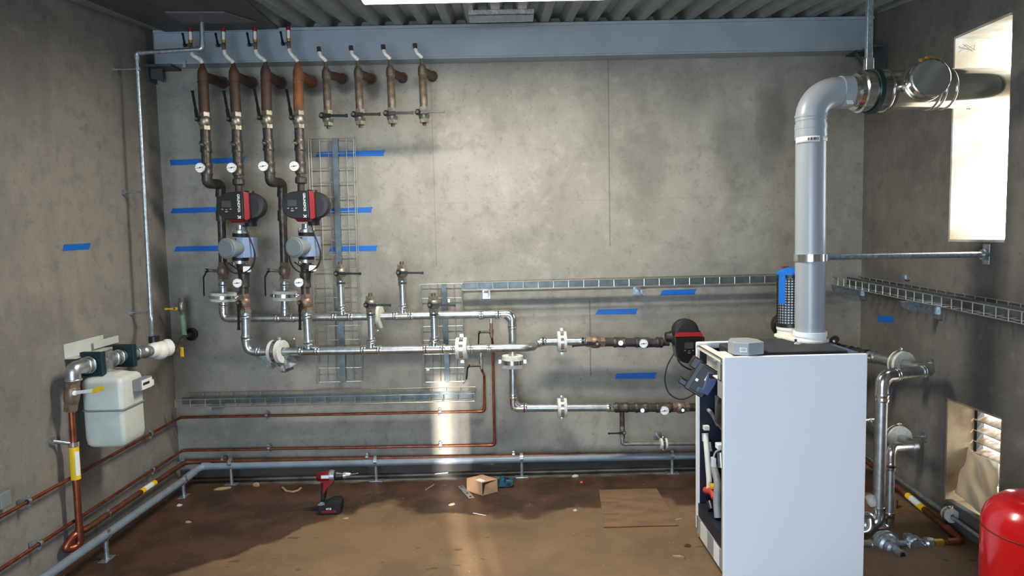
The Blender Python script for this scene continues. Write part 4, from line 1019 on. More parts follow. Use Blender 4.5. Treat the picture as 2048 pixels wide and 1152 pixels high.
build('dark_plate', plate(fl, .122), 'teal', t2, bevel=.003)
T0 = fl + dq * .085
mb = MB().cyl(fl, T0 + dq * .01, rg * .88, 18).tube([T0 + V((0, 0, rg * .9)), T0 + V((0, 0, -.03)), V((T0.x, T0.y, zt + .015))], rg * .95, 18).lathe(V((T0.x, T0.y, zt + .008)), (0, 0, 1), [(0, .05), (.012, .05)], 20).ball(T0, rg * .98, 16)
mb.cyl(T0, T0 + dq * .13, rg * .85, 18).ring(T0 + dq * .06, dq, rg * .88, .008).ring(T0 + dq * .1, dq, rg * .9, .006)
build('tee_fitting', mb, 'galv', t2)
f2 = T0 + dq * .15
build('dark_plate', plate(f2, .122), 'teal', t2, bevel=.003)
vv = P(320, 698, Y=3.92)
mb = MB().cyl(f2, lerp(f2, vv, .45), rg * .82, 18).ring(lerp(f2, vv, .3), vv - f2, rg * .84, .008).ball(lerp(f2, vv, .55), rg * .95, 16).cyl(lerp(f2, vv, .5), vv, rg * .72, 18)
build('coupling', mb, 'galv', t2)
# brass valve under the first elbow with its tagged handle
vb = valve_body('ball_valve', V((Xp, YG, E0.z + .005)), P(141, 822, Y=YG), .030, 'bronze', t2)
hv = build('valve_handle', MB().bar(P(146, 786, Y=YG - .03), P(187, 781, Y=YG - .07), .016, .006, (.2, -1, 0)).cyl(P(142, 787, Y=YG), P(150, 786, Y=YG - .045), .012, 10), 'label', vb)
tagp = [P(184, 778, Y=YG - .072), P(207, 771, Y=YG - .085), P(208, 779, Y=YG - .085), P(185, 788, Y=YG - .072)]
build('yellow_tag', MB().prism(tagp, (0, .002, 0)), 'yellow', vb)
# wall plate behind
mp = P(129, 697, X=XL + .004); mq = P(203, 681, X=XL + .004)
mb = MB().box2((XL, mp.y, mp.z - .05), (XL + .004, mq.y + .02, mp.z + .02)).box2((XL, mp.y, mp.z - .055), (XL + .06, mq.y + .02, mp.z - .05)).box2((XL + .02, mq.y - .1, mp.z - .04), (XL + .024, mq.y + .13, mp.z - .0))
build('mounting_plate', mb, 'meter', t2, bevel=.001)
# pale filter valve, green riser and yellow handles
t3 = thing('gas_filter', 'whitish gas filter with black cap at the left corner', 'gas filter', vv)
dv_ = V((.42, 1, 0)).normalized()
build('filter_body', MB().lathe(vv - dv_ * .07, dv_, [(0, .03), (.01, .040), (.03, .044), (.09, .044), (.10, .038), (.115, .05), (.13, .05), (.135, .03)], 20).ball(vv + V((0, 0, -.01)), .052, 16), 'cream', t3)
zc = P(308, 677, Y=3.9).z
build('black_cap', MB().cyl(vv + V((-.03, 0, .04)), vv + V((-.03, 0, .075)), .03, 16), 'black', t3)
t4 = thing('gas_inlet_pipe', 'green painted gas inlet pipe with yellow lever valve in the left corner', 'pipe', P(366, 668, Y=YB - .1))
Yg2 = YB - .14
wl = P(385, 668, Y=YB)
pts = [vv + dv_ * .09, P(345, 704, Y=4.12), P(358, 700, Y=4.2), P(362, 684, Y=4.28), P(369, 672, Y=Yg2), P(384, 668, Y=YB - .01)]
build('inlet_pipe', MB().tube(fillet(pts, .05, 5), .016, 12), 'old_steel', t4)
build('green_riser', MB().tube(pp(Yg2, (368.5, 672), (365, 627)), .0165, 14), 'green_paint', t4)
vb = valve_body('ball_valve', P(362, 596, Y=Yg2), P(365, 630, Y=Yg2), .0185, 'nickel', t4)
lever(vb, P(363, 618, Y=Yg2), P(352, 617.5, Y=Yg2 - .03), P(330, 618, Y=Yg2 - .035), .012, m='yellow')
build('yellow_handle', MB().box(P(364, 704, Y=4.2), (.018, .01, .06)), 'yellow', t4, bevel=.002)
build('wall_sleeve', MB().lathe(wl + V((0, -.012, 0)), TOCAM, [(-.012, .03), (0, .042), (.01, .042), (.012, .033), (.004, .031), (.004, .016)], 24), 'rubber', t4)
c = P(4, 999, X=XL + .02)
tag(build('junction_box', MB().box(c, (.04, .06, .07)), 'meter_grey', loc=c, bevel=.004), 'small grey junction box low on the left wall at the picture edge', 'box')

# thin galvanised vent pipe in the left corner
t = thing('vent_pipe', 'thin galvanised vent pipe rising from the gas filter to the roof', 'pipe', P(290, 400, Y=4.2))
pv_ = [P(303, 676, Y=3.93), P(302.5, 640, Y=4.02), P(273, 106, Y=4.05), P(400, 98.5, Y=4.05), P(406, 92, Y=4.05), P(402.5, 8, Y=4.05)]
pv_[5] = PC(402.5, 8, .0); pv_[5] = P(402.5, 10, Y=4.05)
build('pipe', MB().tube(fillet([pv_[0], pv_[1], pv_[2], P(404.5, 98, Y=4.05), pv_[5], pv_[5] + V((0, 0, .12))], .03, 5), .0125, 12), 'zinc', t)
build('elbow', MB().tube(fillet([P(273.8, 122, Y=4.05), pv_[2], P(285, 105.3, Y=4.05)], .02, 5), .0165, 12), 'zinc', t)
build('elbow', MB().tube(fillet([P(393, 98.6, Y=4.05), P(404.5, 98, Y=4.05), P(404.3, 86, Y=4.05)], .02, 5), .0165, 12), 'zinc', t)
for x, y, in ((275, 138), (288, 384), (300, 625)):
    c = P(x, y, Y=4.04); wq = V((XL, c.y, c.z))
    build('wall_clip', MB().cyl(wq, c, .005, 8).band(c, (0, 0, 1), .0125, .017, .018, 14).cyl(wq, wq + V((.012, 0, 0)), .016, 10), 'zinc', t)

# ---------------------------------------------------------------- boiler
BY0 = P(1447, 1163, Z=0).y          # front face
BY1 = BY0 + .47
bx0 = P(1448, 800, Y=BY0).x; bx1 = P(1734, 800, Y=BY0).x
bz = P(1590, 711, Y=BY0).z
t = thing('boiler', 'tall white floor-standing boiler with open left side', 'boiler', ((bx0 + bx1) / 2, (BY0 + BY1) / 2, 0))
bl = bx0 + .005
build('front_panel', MB().box2((bx0, BY0, .002), (bx1, BY0 + .022, bz)), 'white_panel', t, bevel=.004)
build('side_panel', MB().box2((bx1 - .03, BY0 + .022, .02), (bx1 - .012, BY1, bz - .02)), 'white_panel', t)
build('back_panel', MB().box2((bl + .02, BY1 - .014, .06), (bx1 - .03, BY1, bz - .04)), 'navy', t)
# frame: front left post, rear left post, top rails
build('front_post', MB().box2((bl, BY0 + .023, .12), (bl + .03, BY0 + .05, bz - .015)).box2((bl, BY0 + .05, bz - .2), (bl + .02, BY0 + .11, bz - .04)), 'skirt', t)
xr_ = P(1394, 800, Y=BY1).x
build('rear_post', MB().box2((bl, BY1 - .03, .05), (bl + .012, BY1, bz - .012)), 'white', t)
build('rear_rail', MB().box2((bl, BY1 - .022, bz - .036), (bx1 - .19, BY1, bz - .008)).box2((bl + .004, BY1 - .03, bz - .012), (bx1 - .19, BY1 + .004, bz - .006)), 'white', t, bevel=.002)
zt_ = bz - .02
sh = [V((bl, BY0 + .055, zt_)), V((bl, BY1 - .03, zt_)), V((bl, BY1 - .03, zt_ - .10)), V((bl, BY0 + .055, zt_ - .10))]
mb = MB().box2((bl, BY0 + .05, zt_ - .018), (bl + .012, BY1 - .02, zt_)).box2((bl, BY0 + .05, zt_ - .105), (bl + .012, BY0 + .066, zt_)).box2((bl + .05, BY0 + .05, zt_ - .105), (bl + .058, BY1 - .02, zt_ - .01)).box2((bl, BY0 + .05, zt_ - .105), (bl + .055, BY1 - .02, zt_ - .098))
mb.box2((bl, BY0 + .05, zt_ - .006), (bl + .085, BY0 + .26, zt_)).box2((bl, BY0 + .26, zt_ - .006), (bl + .05, BY1 - .02, zt_))
build('side_rail', mb, 'cream', t, bevel=.0015)
mb = MB()
for y in (.14, .22, .29): mb.cyl((bl + .052, BY0 + y, zt_ - .045), (bl + .035, BY0 + y, zt_ - .045), .009, 10)
build('rail_screws', mb, 'white', t)
# dark insulated top
top = MB().box2((bl + .11, BY0 + .03, bz - .05), (bx1 - .035, BY1 - .03, bz - .012))
top.prism([V((bl + .22, BY0 + .06, bz - .012)), V((bx1 - .06, BY0 + .06, bz - .012)), V((bx1 - .06, BY1 - .04, bz - .012)), V((bl + .22, BY1 - .04, bz - .012))], (0, 0, .02))
build('top_insulation', top, 'boiler_top', t, bevel=.006)
build('top_edge', MB().box2((bx1 - .05, BY0 + .03, bz - .012), (bx1 - .025, BY1, bz + .002)), 'navy_grey', t)
# inside, seen through the open side
mb = MB().box2((bl + .13, BY0 + .08, .42), (bx1 - .06, BY1 - .05, bz - .06))
build('heat_exchanger', mb, 'navy', t, bevel=.03)
hx = build('fan_casing', MB().lathe((bl + .07, BY0 + .19, .64), (0.3, 0, 1), [(0, .03), (.03, .07), (.12, .08), (.17, .075), (.2, .03)], 22).box((bl + .09, BY0 + .24, .74), (.08, .14, .1)), 'black_gloss', t)
build('drip_tray', MB().box2((bl + .006, BY0 + .03, .16), (bx1 - .05, BY1 - .02, .185)).box2((bl + .004, BY0 + .03, .12), (bl + .02, BY1 - .03, .19)), 'navy', t)
sk = build('side_skirt', MB().box2((bl, BY0 + .024, .025), (bl + .012, BY1 - .02, .122)), 'skirt', t)
build('skirt_patch', MB().box2((bl - .002, BY0 + .27, .03), (bl + .0, BY0 + .38, .118)), 'cream', sk)
build('skirt_patch', MB().box2((bl - .002, BY0 + .08, .03), (bl + .0, BY0 + .16, .118)), 'white', sk)
for y in (BY1 - .03, BY0 + .06):
    for x in (bl + .03, bx1 - .05): build('foot', MB().cyl((x, y, 0), (x, y, .05), .022, 14), 'black', t)
XI = bl + .045
def I(x, y, d=0):                   # a spot inside the open side
    return P(x, y, X=XI + d)
build('condensate_pipe', MB().tube(fillet([I(1411, 870), I(1414, 900), I(1419, 965), I(1418, 985)], .06, 4), .0145, 12).cyl(I(1410, 866), I(1411, 882), .018, 12), 'cream', t)
build('gas_tube', MB().tube(fillet([I(1427, 930, .02), I(1436, 965, .01), I(1433, 1000), I(1436, 1035)], .08, 5), .018, 12), 'skirt', t)
build('air_tube', MB().tube(fillet([I(1404, 790, .03), I(1412, 815, .02), I(1425, 828, .01), I(1436, 850, .02)], .06, 5), .010, 10), 'skirt', t)
mb = MB()
build('plug', MB().box(I(1411, 854), (.03, .05, .024)), 'cream', t, bevel=.003)
build('plug', MB().box(I(1439, 892, -.01), (.03, .045, .026)), 'white', t, bevel=.003)
build('plug', MB().box(I(1396, 885, .02), (.02, .03, .035)), 'white', t, bevel=.003)
build('plug', MB().box(I(1427, 924, -.01), (.02, .028, .046)), 'white', t, bevel=.003)
build('wire_loop', MB().tube(fillet([I(1397, 878, .02), I(1401, 868, .01), I(1409, 865)], .03, 4), .004, 8).tube(fillet([I(1427, 914, -.01), I(1431, 903, -.01), I(1439, 900, -.01)], .03, 4), .004, 8), 'cream', t)
build('red_valve', MB().tube(fillet([I(1412, 980), I(1426, 983), I(1430, 996)], .02, 4), .018, 12), 'red_plastic', t)
build('yellow_cap', MB().box(I(1426, 972), (.03, .045, .012)), 'yellow', t)
build('manifold', MB().tube([I(1420, 1004), I(1424, 1020)], .02, 12), 'black_gloss', t)
build('manifold_pipe', MB().tube(fillet([I(1408, 990, .02), I(1410, 1005, .02), I(1416, 1022, .02)], .02, 4), .012, 10), 'black_gloss', t)
build('fitting', MB().cyl(I(1420, 885, .01), I(1423, 903, .01), .010, 10), 'galv', t); build('fitting', MB().cyl(I(1441, 905, .01), I(1443, 935, .01), .016, 12), 'galv', t); build('fitting', MB().ball(I(1403, 978), .010, 10), 'galv', t); build('fitting', MB().cyl(I(1408, 895, .01), I(1416, 899, .01), .014, 10), 'galv', t)
build('hose', MB().tube(fillet([I(1419, 1020, .01), I(1424, 1050), I(1436, 1080)], .05, 4), .010, 10), 'galv', t)
# control unit tipped out of the left side
c = P(1400, 757, Y=BY0 + .30)
R = Matrix.Rotation(math.radians(32), 3, 'Y') @ Matrix.Rotation(math.radians(-14), 3, 'Z')
cu = build('control_unit', MB().box(c, (.10, .15, .15), R).box(c + R @ V((-.055, .0, .055)), (.05, .14, .055), R).box(c + R @ V((-.06, 0, -.055)), (.05, .12, .03), R), 'black', t, bevel=.006)
build('cover_plate', MB().box(c + R @ V((.01, -.078, .0)), (.075, .012, .13), R), 'iron', cu, bevel=.003)
build('printed_label', MB().box(c + R @ V((.02, -.086, .022)), (.018, .003, .032), R), 'label', cu)
build('printed_label', MB().box(c + R @ V((-.018, -.086, -.01)), (.013, .003, .013), R), 'white', cu)
c2 = P(1415, 764, Y=BY0 + .20)
mb = MB().prism([P(1418, 745, Y=BY0 + .2), P(1438, 750, Y=BY0 + .2), P(1430, 770, Y=BY0 + .2), P(1416, 791, Y=BY0 + .2), P(1395, 783, Y=BY0 + .2), P(1398, 775, Y=BY0 + .2), P(1407, 778, Y=BY0 + .2)], (0, .05, 0))
build('metal_bracket', mb, 'navy_grey', cu, bevel=.002)
build('bracket_latch', MB().box(P(1430, 752, Y=BY0 + .19), (.05, .02, .02)), 'black', cu)
# grey cover lying on the front edge of the top
fy = BY0 + .005; cb = P(1463, 713, Y=fy); z0 = bz + .001
x_l, x_m, x_r = P(1463, 712, Y=fy + .05).x, P(1498, 712, Y=fy).x, P(1525, 712, Y=fy + .05).x
h = P(1495, 684, Y=fy + .03).z - z0
poly = [V((x_m, fy + .002, z0)), V((x_l + .004, fy + .03, z0)), V((x_l, fy + .10, z0)), V((x_l + .03, fy + .16, z0)), V((x_r - .03, fy + .16, z0)), V((x_r, fy + .11, z0)), V((x_r, fy + .03, z0))]
g = thing('plastic_cover', 'small grey six-sided plastic cover lying on the boiler top at the front', 'cover', (x_m, fy + .08, z0))
build('cover_shell', MB().prism(poly, (0, 0, h)), 'flue_grey', g, bevel=.005)
e0, e1 = poly[0], poly[1]; nn = (e0 - e1).normalized(); mm = lerp(e0, e1, .36) + V((0, 0, h * .45)); nv = V((nn.y, -nn.x, 0)) * (1 if nn.x > 0 else -1)
nv = V((nn.y, -nn.x, 0)); nv = nv if nv.y < 0 else -nv
build('paper_label', MB().bar(mm - nn * .016 + nv * .0012, mm + nn * .016 + nv * .0012, .02, .0008, nv), 'label', g)
mb = MB()
for k in (.004, -.002): mb.bar(mm - nn * .012 + nv * .002 + V((0, 0, k)), mm + nn * .010 + nv * .002 + V((0, 0, k)), .0016, .0004, nv)
build('print_lines', mb, 'ink', g)

# ---------------------------------------------------------------- flue
YFL = BY0 + .335
fx0 = P(1620, 640, Y=YFL).x; fzb = P(1620, 662, Y=YFL).z; rF = 28.5 * YFL / F
t = thing('flue_collar', 'white plastic flue collar with oval flange on the boiler top', 'collar', (fx0, YFL, bz))
fzc = fzb
xi = P(1581, 640, Y=YFL + .14).x; YIN = YFL + .15
mb = MB().lathe((fx0, YFL, bz - .01), (0, 0, 1), [(0, rF * 1.1), (fzc - bz - .012, rF * 1.06), (fzc - bz - .012, rF * 1.14), (fzc - bz + .01, rF * 1.14)], 32)
build('flue_socket', mb, 'white', t)
build('intake_socket', MB().lathe((xi, YIN, bz - .01), (0, 0, 1), [(0, .062), (.055, .06), (.055, .064), (.075, .064)], 26), 'cream', t)
hull = []
for k in range(24):
    a = 2 * math.pi * k / 24; d = V((math.cos(a), math.sin(a), 0)); ax = V((fx0 - xi, YFL - YIN, 0)).normalized()
    o_, r_ = (V((fx0, YFL, bz + .006)), rF * 1.25) if d.dot(ax) > 0 else (V((xi, YIN, bz + .006)), .075)
    hull.append(o_ + d * r_)
build('oval_flange', MB().prism(hull, (0, 0, .012)), 'cream', t, bevel=.003)
mk = P(1593, 689, Y=YFL - .09); build('test_nipple', MB().cyl(mk, mk + V((.03, .03, .0)), .012, 12).m(1).cyl(mk + V((-.004, 0, .014)), mk + V((-.004, 0, .026)), .006, 8), ['white', 'black'], t)
# vertical grey plastic part and bend
bend_z = P(1620, 183, Y=YFL).z
t = thing('flue_pipe', 'grey plastic flue pipe rising from the boiler with a bend on top', 'flue', (fx0, YFL, fzc))
el_e = P(1697, 184, Y=YFL)
xt = P(1622, 240, Y=YFL).x
zel = P(1622, 238, Y=YFL).z
build('pipe', MB().tube([V((fx0, YFL, fzc - .02)), V((xt, YFL, zel))], rF, 32), 'flue_grey', t)
hz = (P(1697, 156, Y=YFL).z + P(1697, 213, Y=YFL).z) / 2
rb = P(1697, 184, Y=YFL).x - xt
arc = [V((xt, YFL, zel - .01))]
Rb = min(hz - zel, .115)
arc.append(V((xt, YFL, hz - Rb)))
for k in range(1, 13):
    a = math.pi / 2 * k / 12; arc.append(V((xt + Rb * (1 - math.cos(a)), YFL, hz - Rb + Rb * math.sin(a))))
arc.append(V((el_e.x, YFL, hz + .002)))
el = build('bend', MB().tube(arc, rF * 1.03, 32), 'flue_grey', t)
lb_c = V((el_e.x - .025, YFL - rF * .98, hz - .055))
build('paper_label', MB().box(lb_c + V((0, -.006 + .012, 0)), (.03, .004, .03), Matrix.Rotation(-.6, 3, 'X')), 'label', el)
mb = MB()
for y, L in ((233, .012), (256, .012), (272, .012)):
    c = P(1622, y, Y=YFL); c.x = xt + (fx0 - xt) * (y - 240) / 420; mb.band(c, (0, 0, 1), rF, rF * 1.07, L, 32)
c = P(1622, 264, Y=YFL); c.x = xt; mb.band(c, (0, 0, 1), rF, rF * 1.045, .075, 32)
build('socket', mb, 'flue_grey', t)
build('end_socket', MB().band((el_e.x - .02, YFL, hz), (1, 0, 0), rF, rF * 1.10, .05, 32), 'flue_grey', t)
# label strips with a barcode round the pipe
def wrap(name, z0, z1, a0, a1, r, m, parent, cx):
    n = 10; vs = []
    for z in (z0, z1):
        for k in range(n + 1):
            a = math.radians(a0 + (a1 - a0) * k / n); vs.append(V((cx + r * math.sin(a), YFL - r * math.cos(a), z)))
    for z in (z0, z1):
        for k in range(n + 1):
            a = math.radians(a0 + (a1 - a0) * k / n); vs.append(V((cx + (r - .001) * math.sin(a), YFL - (r - .001) * math.cos(a), z)))
    q = n + 1
    return build(name, MB().add(vs, [(k, k + 1, q + k + 1, q + k) for k in range(n)] + [(2 * q + k, 3 * q + k, 3 * q + k + 1, 2 * q + k + 1) for k in range(n)] + [(k, 2 * q + k, 2 * q + k + 1, k + 1) for k in range(n)] + [(q + k, q + k + 1, 3 * q + k + 1, 3 * q + k) for k in range(n)], True), m, parent)
za, zb_ = P(1620, 287, Y=YFL).z, P(1620, 275, Y=YFL).z
lab = wrap('printed_label', za, zb_, -88, 8, rF * 1.06, 'label', t, xt)
wrap('printed_label', za + .004, zb_ - .002, 22, 62, rF * 1.06, 'label', t, xt)
for i, (a, w_) in enumerate(((-34, 4), (-28, 2), (-24, 5), (-17, 2), (-13, 6), (-5, 3), (0, 3))):
    wrap('barcode_bar', za + .008, zb_ - .008, a, a + w_, rF * 1.068, 'ink', lab, xt)
# stainless part running through the window
t = thing('stainless_flue', 'shiny stainless steel flue section leaving through the window opening', 'flue', P(1800, 178, Y=YFL))
rS = .095
x0s = el_e.x - .005; ends = V((WX + .55, YFL + .06, P(2010, 165, Y=YFL).z))
A = V((x0s, YFL, hz)); d = (ends - A).normalized()
def at(px, k=0):                    # along the stainless axis under a measured spot
    r = ray(px, 175); return A + d * ((r.x / r.y * YFL - A.x) / d.x + k)
build('pipe', MB().tube([at(1752), ends], rS, 40), 'stainless', t)
build('adapter', MB().lathe(A, d, [(.006, rF * 1.0), (.03, rF * 1.02), (.032, rS * .9), (.05, rS * .95), (.055, rS * 1.04), (.065, rS * 1.04), (.07, rS * .98), (.11, rS * .98), (.115, rS * 1.05), (.13, rS * 1.05), (.135, rS), (.2, rS)], 40), 'stainless', t)
for x in (1768, 1862, 1872, 1893): build('bead', MB().ring(at(x), d, rS, .006, 40, 8), 'stainless', t)
build('clamp_band', MB().band(at(1744), d, rS, rS * 1.12, .022, 40), 'gasket', t)
build('clamp_band', MB().band(at(1740, .012), d, rS, rS * 1.10, .016, 40), 'press', t)
cc = at(1830); tdir = V((-.12, -1, .06)).normalized()
tz = cc + tdir * .165; tz += V((0, 0, .012))
build('tee_branch', MB().cyl(cc + V((0, 0, .012)), tz, rS * .86, 36).ring(cc + tdir * .10 + V((0, 0, .012)), tdir, rS * .92, .008, 36), 'stainless', t)
cap = build('clean_out_cap', MB().lathe(tz, tdir, [(-.025, rS * .88), (-.02, rS * .94), (.0, rS * .94), (.004, rS * .90), (.006, rS * .84)], 40), 'stainless', t)
mb = MB()
for a in (-24, -6, 8, 28):
    q = math.radians(a); mb.box(tz - tdir * .012 + V((math.sin(q), 0, math.cos(q))) * rS * .98, (.014, .02, .014), Matrix.Rotation(q, 3, 'Y'))
build('clamp_screws', mb, 'brass', t)
# hanger rod
hr = at(1737) + V((0, 0, rS * 1.1)); tp = P(1733, 0, Y=hr.y); tp = V((hr.x - .004, hr.y, zdeck(hr.y) + .005))
t = thing('hanger_rod', 'galvanised hanger rod holding the stainless flue from the roof', 'rod', hr)
build('channel', MB().box2((hr.x - .014, hr.y - .012, hr.z + .03), (hr.x + .014, hr.y + .012, tp.z)), 'zinc', t, bevel=.003)
build('end_shoe', MB().box2((hr.x - .018, hr.y - .016, hr.z - .004), (hr.x + .018, hr.y + .016, hr.z + .05)), 'press', t, bevel=.002)
# bracket ring with the arm to the right wall
rz = P(1620, 515, Y=YFL).z; xc = fx0 + (xt - fx0) * .4
t = thing('flue_bracket', 'steel ring around the grey flue with a long arm to the right wall', 'bracket', (xc, YFL, rz))
build('ring_band', MB().band((xc, YFL, rz), (0, 0, 1), rF, rF * 1.09, .034, 32).box((xc + .035, YFL - rF * 1.06, rz), (.008, .02, .034)).box((xc + .05, YFL - rF * 1.06, rz), (.008, .02, .034)), 'press', t)
az = P(1950, 508, X=XR - .01)
build('arm', MB().cyl((xc + rF, YFL, rz), (XR - .02, YFL + .02, az.z), .0145, 14).cyl((xc + rF * .98, YFL, rz), (xc + rF * 1.35, YFL, rz), .02, 6), 'zinc', t)
build('wall_plate', MB().box((XR - .006, YFL + .02, az.z), (.010, .05, .10)).cyl((XR - .03, YFL + .02, az.z), (XR - .006, YFL + .02, az.z), .026, 14), 'zinc', t, bevel=.002)
# mesh air intake behind the flue
zi0 = bz + .065; zi1 = P(1580, 540, Y=YIN).z
t = thing('air_intake', 'black mesh air intake with blue taped top behind the grey flue', 'air intake', (xi, YIN, zi0))
rI = .062
build('inner_tube', MB().cyl((xi, YIN, zi0 - .01), (xi, YIN, zi1 - .02), rI * .9, 26), 'white', t)
mb = MB(); nv_ = 26; nz = 20
for k in range(nv_):
    a = 2 * math.pi * k / nv_; p_ = V((xi + rI * math.cos(a), YIN + rI * math.sin(a), 0)); mb.tube([p_ + V((0, 0, zi0)), p_ + V((0, 0, zi1 - .015))], .0026, 5)
for k in range(nz + 1): mb.ring((xi, YIN, zi0 + (zi1 - .02 - zi0) * k / nz), (0, 0, 1), rI, .0026, 26, 5)
mb.band((xi, YIN, zi0 + .004), (0, 0, 1), rI * .9, rI * 1.05, .018, 26).band((xi, YIN, zi1 - .03), (0, 0, 1), rI * .9, rI * 1.05, .022, 26)
build('mesh_sleeve', mb, 'black', t)
cap = build('blue_cap', MB().lathe((xi, YIN, zi1 - .022), (0, 0, 1), [(0, rI * 1.06), (.012, rI * 1.05), (.03, rI * .6), (.038, .001)], 22), 'blue_tape', t)
build('red_lid', MB().box((xi - .012, YIN + .03, zi1 + .012), (.03, .02, .012)), 'red', cap)
a0_, a1_ = math.radians(195), math.radians(228); vs = []
for r_ in (rI * 1.07, rI * 1.09):
    for z in (zi1 - .02, zi1 - .17):
        for k in range(5): a = a0_ + (a1_ - a0_) * k / 4; vs.append(V((xi + r_ * math.cos(a), YIN + r_ * math.sin(a), z)))
fs = [(k, k + 1, 5 + k + 1, 5 + k) for k in range(4)] + [(10 + k, 15 + k, 15 + k + 1, 10 + k + 1) for k in range(4)]
build('tape_flap', MB().add(vs, fs, True), 'blue_tape', t)

# ---------------------------------------------------------------- pipes on the right wall
YE = 3.56; XP = P(1860, 741, Y=YE).x
zu = P(1850, 741, Y=YE).z
t = thing('right_heating_pipe', 'upper right wall pipe with dark fittings turning down beside the boiler', 'pipe', (XP, YE, zu))
t.name = 'heating_pipe'; OFF[t.name] = V((XP, YE, zu))
far = P(1652, 673, Y=4.36); far.z = zu; YV = YE - .14; xdn = P(1761, 900, Y=YV).x; zdn = P(1760, 1046, Y=YV).z
rp = .0305
zl = P(1800, 752, Y=YV).z
def ln(y): return lerp(V((XP, YE, zu)), far, (y - YE) / (far.y - YE))
pts = fillet([ln(3.98), V((XP, YE, zu)), V((xdn, YV, zl)), V((xdn - .005, YV, zdn)), V((xdn - .12, YV + .02, zdn - .01))], .085, 8)
build('press_pipe', MB().tube(pts, rp, 18), 'galv', t)
hd_ = (V((xdn, YV, zl)) - V((XP, YE, zu))).normalized(); E_ = V((XP, YE, zu)); D_ = V((xdn, YV, zl))
mb = MB().tube(fillet([ln(YE + .07), E_, E_ + hd_ * .07], .06, 8), rp * 1.1, 18); sleeve(mb, E_ + hd_ * .055, E_ + hd_ * .08, rp); build('elbow', mb, 'galv', t)
mb = MB().tube(fillet([D_ - hd_ * .10, D_, D_ + V((0, 0, -.10))], .085, 8), rp * 1.1, 18); sleeve(mb, D_ - hd_ * .085, D_ - hd_ * .115, rp); sleeve(mb, D_ + V((0, 0, -.085)), D_ + V((0, 0, -.13)), rp); build('elbow', mb, 'press', t)
build('elbow', MB().tube(fillet([V((xdn - .004, YV, zdn + .09)), V((xdn - .005, YV, zdn)), V((xdn - .09, YV + .015, zdn - .008))], .07, 8), rp * 1.12, 18), 'press', t)
mb = MB().tube([ln(3.93), far], .030, 16)
build('steel_pipe', mb, 'dark_pipe', t)
for y0, y1 in ((4.0, 4.09), (4.13, 4.2), (4.24, far.y)): build('tee_fitting', sleeve(MB(), ln(y0), ln(y1), .034, 1.1), 'dark_pipe', t)
build('press_collar', sleeve(MB(), ln(3.93), ln(3.99), .031, 1.12), 'press', t)
vs_ = ln(4.0) + V((-.13, 0, -.035)); build('side_valve', MB().cyl(ln(4.02), vs_, .02, 14).ring(vs_ + V((.02, 0, .005)), (1, 0, 0), .02, .008).m(1).cyl(vs_ + V((.03, 0, .006)), vs_ + V((.09, 0, .016)), .014, 10), ['nickel', 'press'], t)
kx = P(1667, 682, Y=4.15); build('black_knob', MB().cyl(kx, kx + V((.04, .06, .0)), .024, 14).m(1).ball(kx + V((0, -.008, -.002)), .012, 10), ['black', 'press'], t)
build('cross_pipe', MB().tube([far + V((0, -.03, 0)), far + V((-.35, -.03, 0))], .03, 14), 'dark_pipe', t)
c = ln(3.75)
cl = clamp('large pale round pipe clamp on the upper right wall pipe', c, ln(4) - ln(3.8), .072, .05, rp, (0, 0, 1), V((XR, c.y, c.z)))
# second, lower pipe
Y2 = 3.62; X2 = P(1833, 895, Y=Y2).x; z2 = P(1835, 893, Y=Y2).z; xd2 = P(1780, 960, Y=Y2).x; zd2 = P(1780, 1035, Y=Y2).z
t = thing('heating_pipe', 'lower right wall pipe turning down beside the thicker galvanised pipe', 'pipe', (X2, Y2, z2))
r2 = .0225
YV2 = Y2 - .14; xd2 = P(1780, 960, Y=YV2).x; zd2 = P(1780, 1035, Y=YV2).z; zz2 = P(1800, 896, Y=YV2).z
E_ = V((X2, Y2, z2)); D_ = V((xd2, YV2, zz2)); hd_ = (D_ - E_).normalized()
build('press_pipe', MB().tube(fillet([V((X2, YB - .01, z2)), E_, D_, V((xd2, YV2, zd2))], .07, 8), r2, 16), 'galv', t)
build('elbow', MB().tube(fillet([E_ + V((0, .08, 0)), E_, E_ + hd_ * .06], .05, 7), r2 * 1.14, 16), 'galv', t)
mb = MB().tube(fillet([D_ - hd_ * .08, D_, D_ + V((0, 0, -.08))], .07, 8), r2 * 1.14, 16); sleeve(mb, D_ + V((0, 0, -.075)), D_ + V((0, 0, -.115)), r2); build('elbow', mb, 'press', t)
mb = sleeve(MB(), V((xd2, YV2, zd2 + .03)), V((xd2, YV2, zd2 - .01)), r2); mb.tube(fillet([V((xd2, YV2, zd2)), V((xd2 - .005, YV2, zd2 - .05)), V((xd2 - .10, YV2 + .01, zd2 - .06))], .05, 6), r2 * 1.2, 16); build('foot_bend', mb, 'press', t)
c = V((X2, P(1797, 873, X=X2).y, z2))
clamp('large pale round pipe clamp on the lower right wall pipe', c, (0, 1, 0), .067, .045, r2, (0, 0, 1), V((XR, c.y, c.z)))
c = P(1742, 841, Y=3.75); tag(build('pipe_end', MB().cyl(c + V((-.03, .02, -.01)), c + V((.02, -.02, .01)), .016, 12).ring(c, (1, -.6, .3), .016, .006).ball(c + V((.02, -.02, .01)), .014, 10), 'press', loc=c), 'bright pipe union peeping out right of the white boiler', 'fitting')
c = P(1738, 1001, Y=3.3)
tag(build('condensate_trap', MB().lathe(P(1746, 1010, Y=3.42), P(1738, 990, Y=3.42) - P(1746, 1010, Y=3.42), [(0, .018), (.02, .024), (.05, .022), (.06, .008)], 14), 'cream', loc=P(1742, 1000, Y=3.42)), 'cream plastic trap low on the right side of the boiler', 'trap')
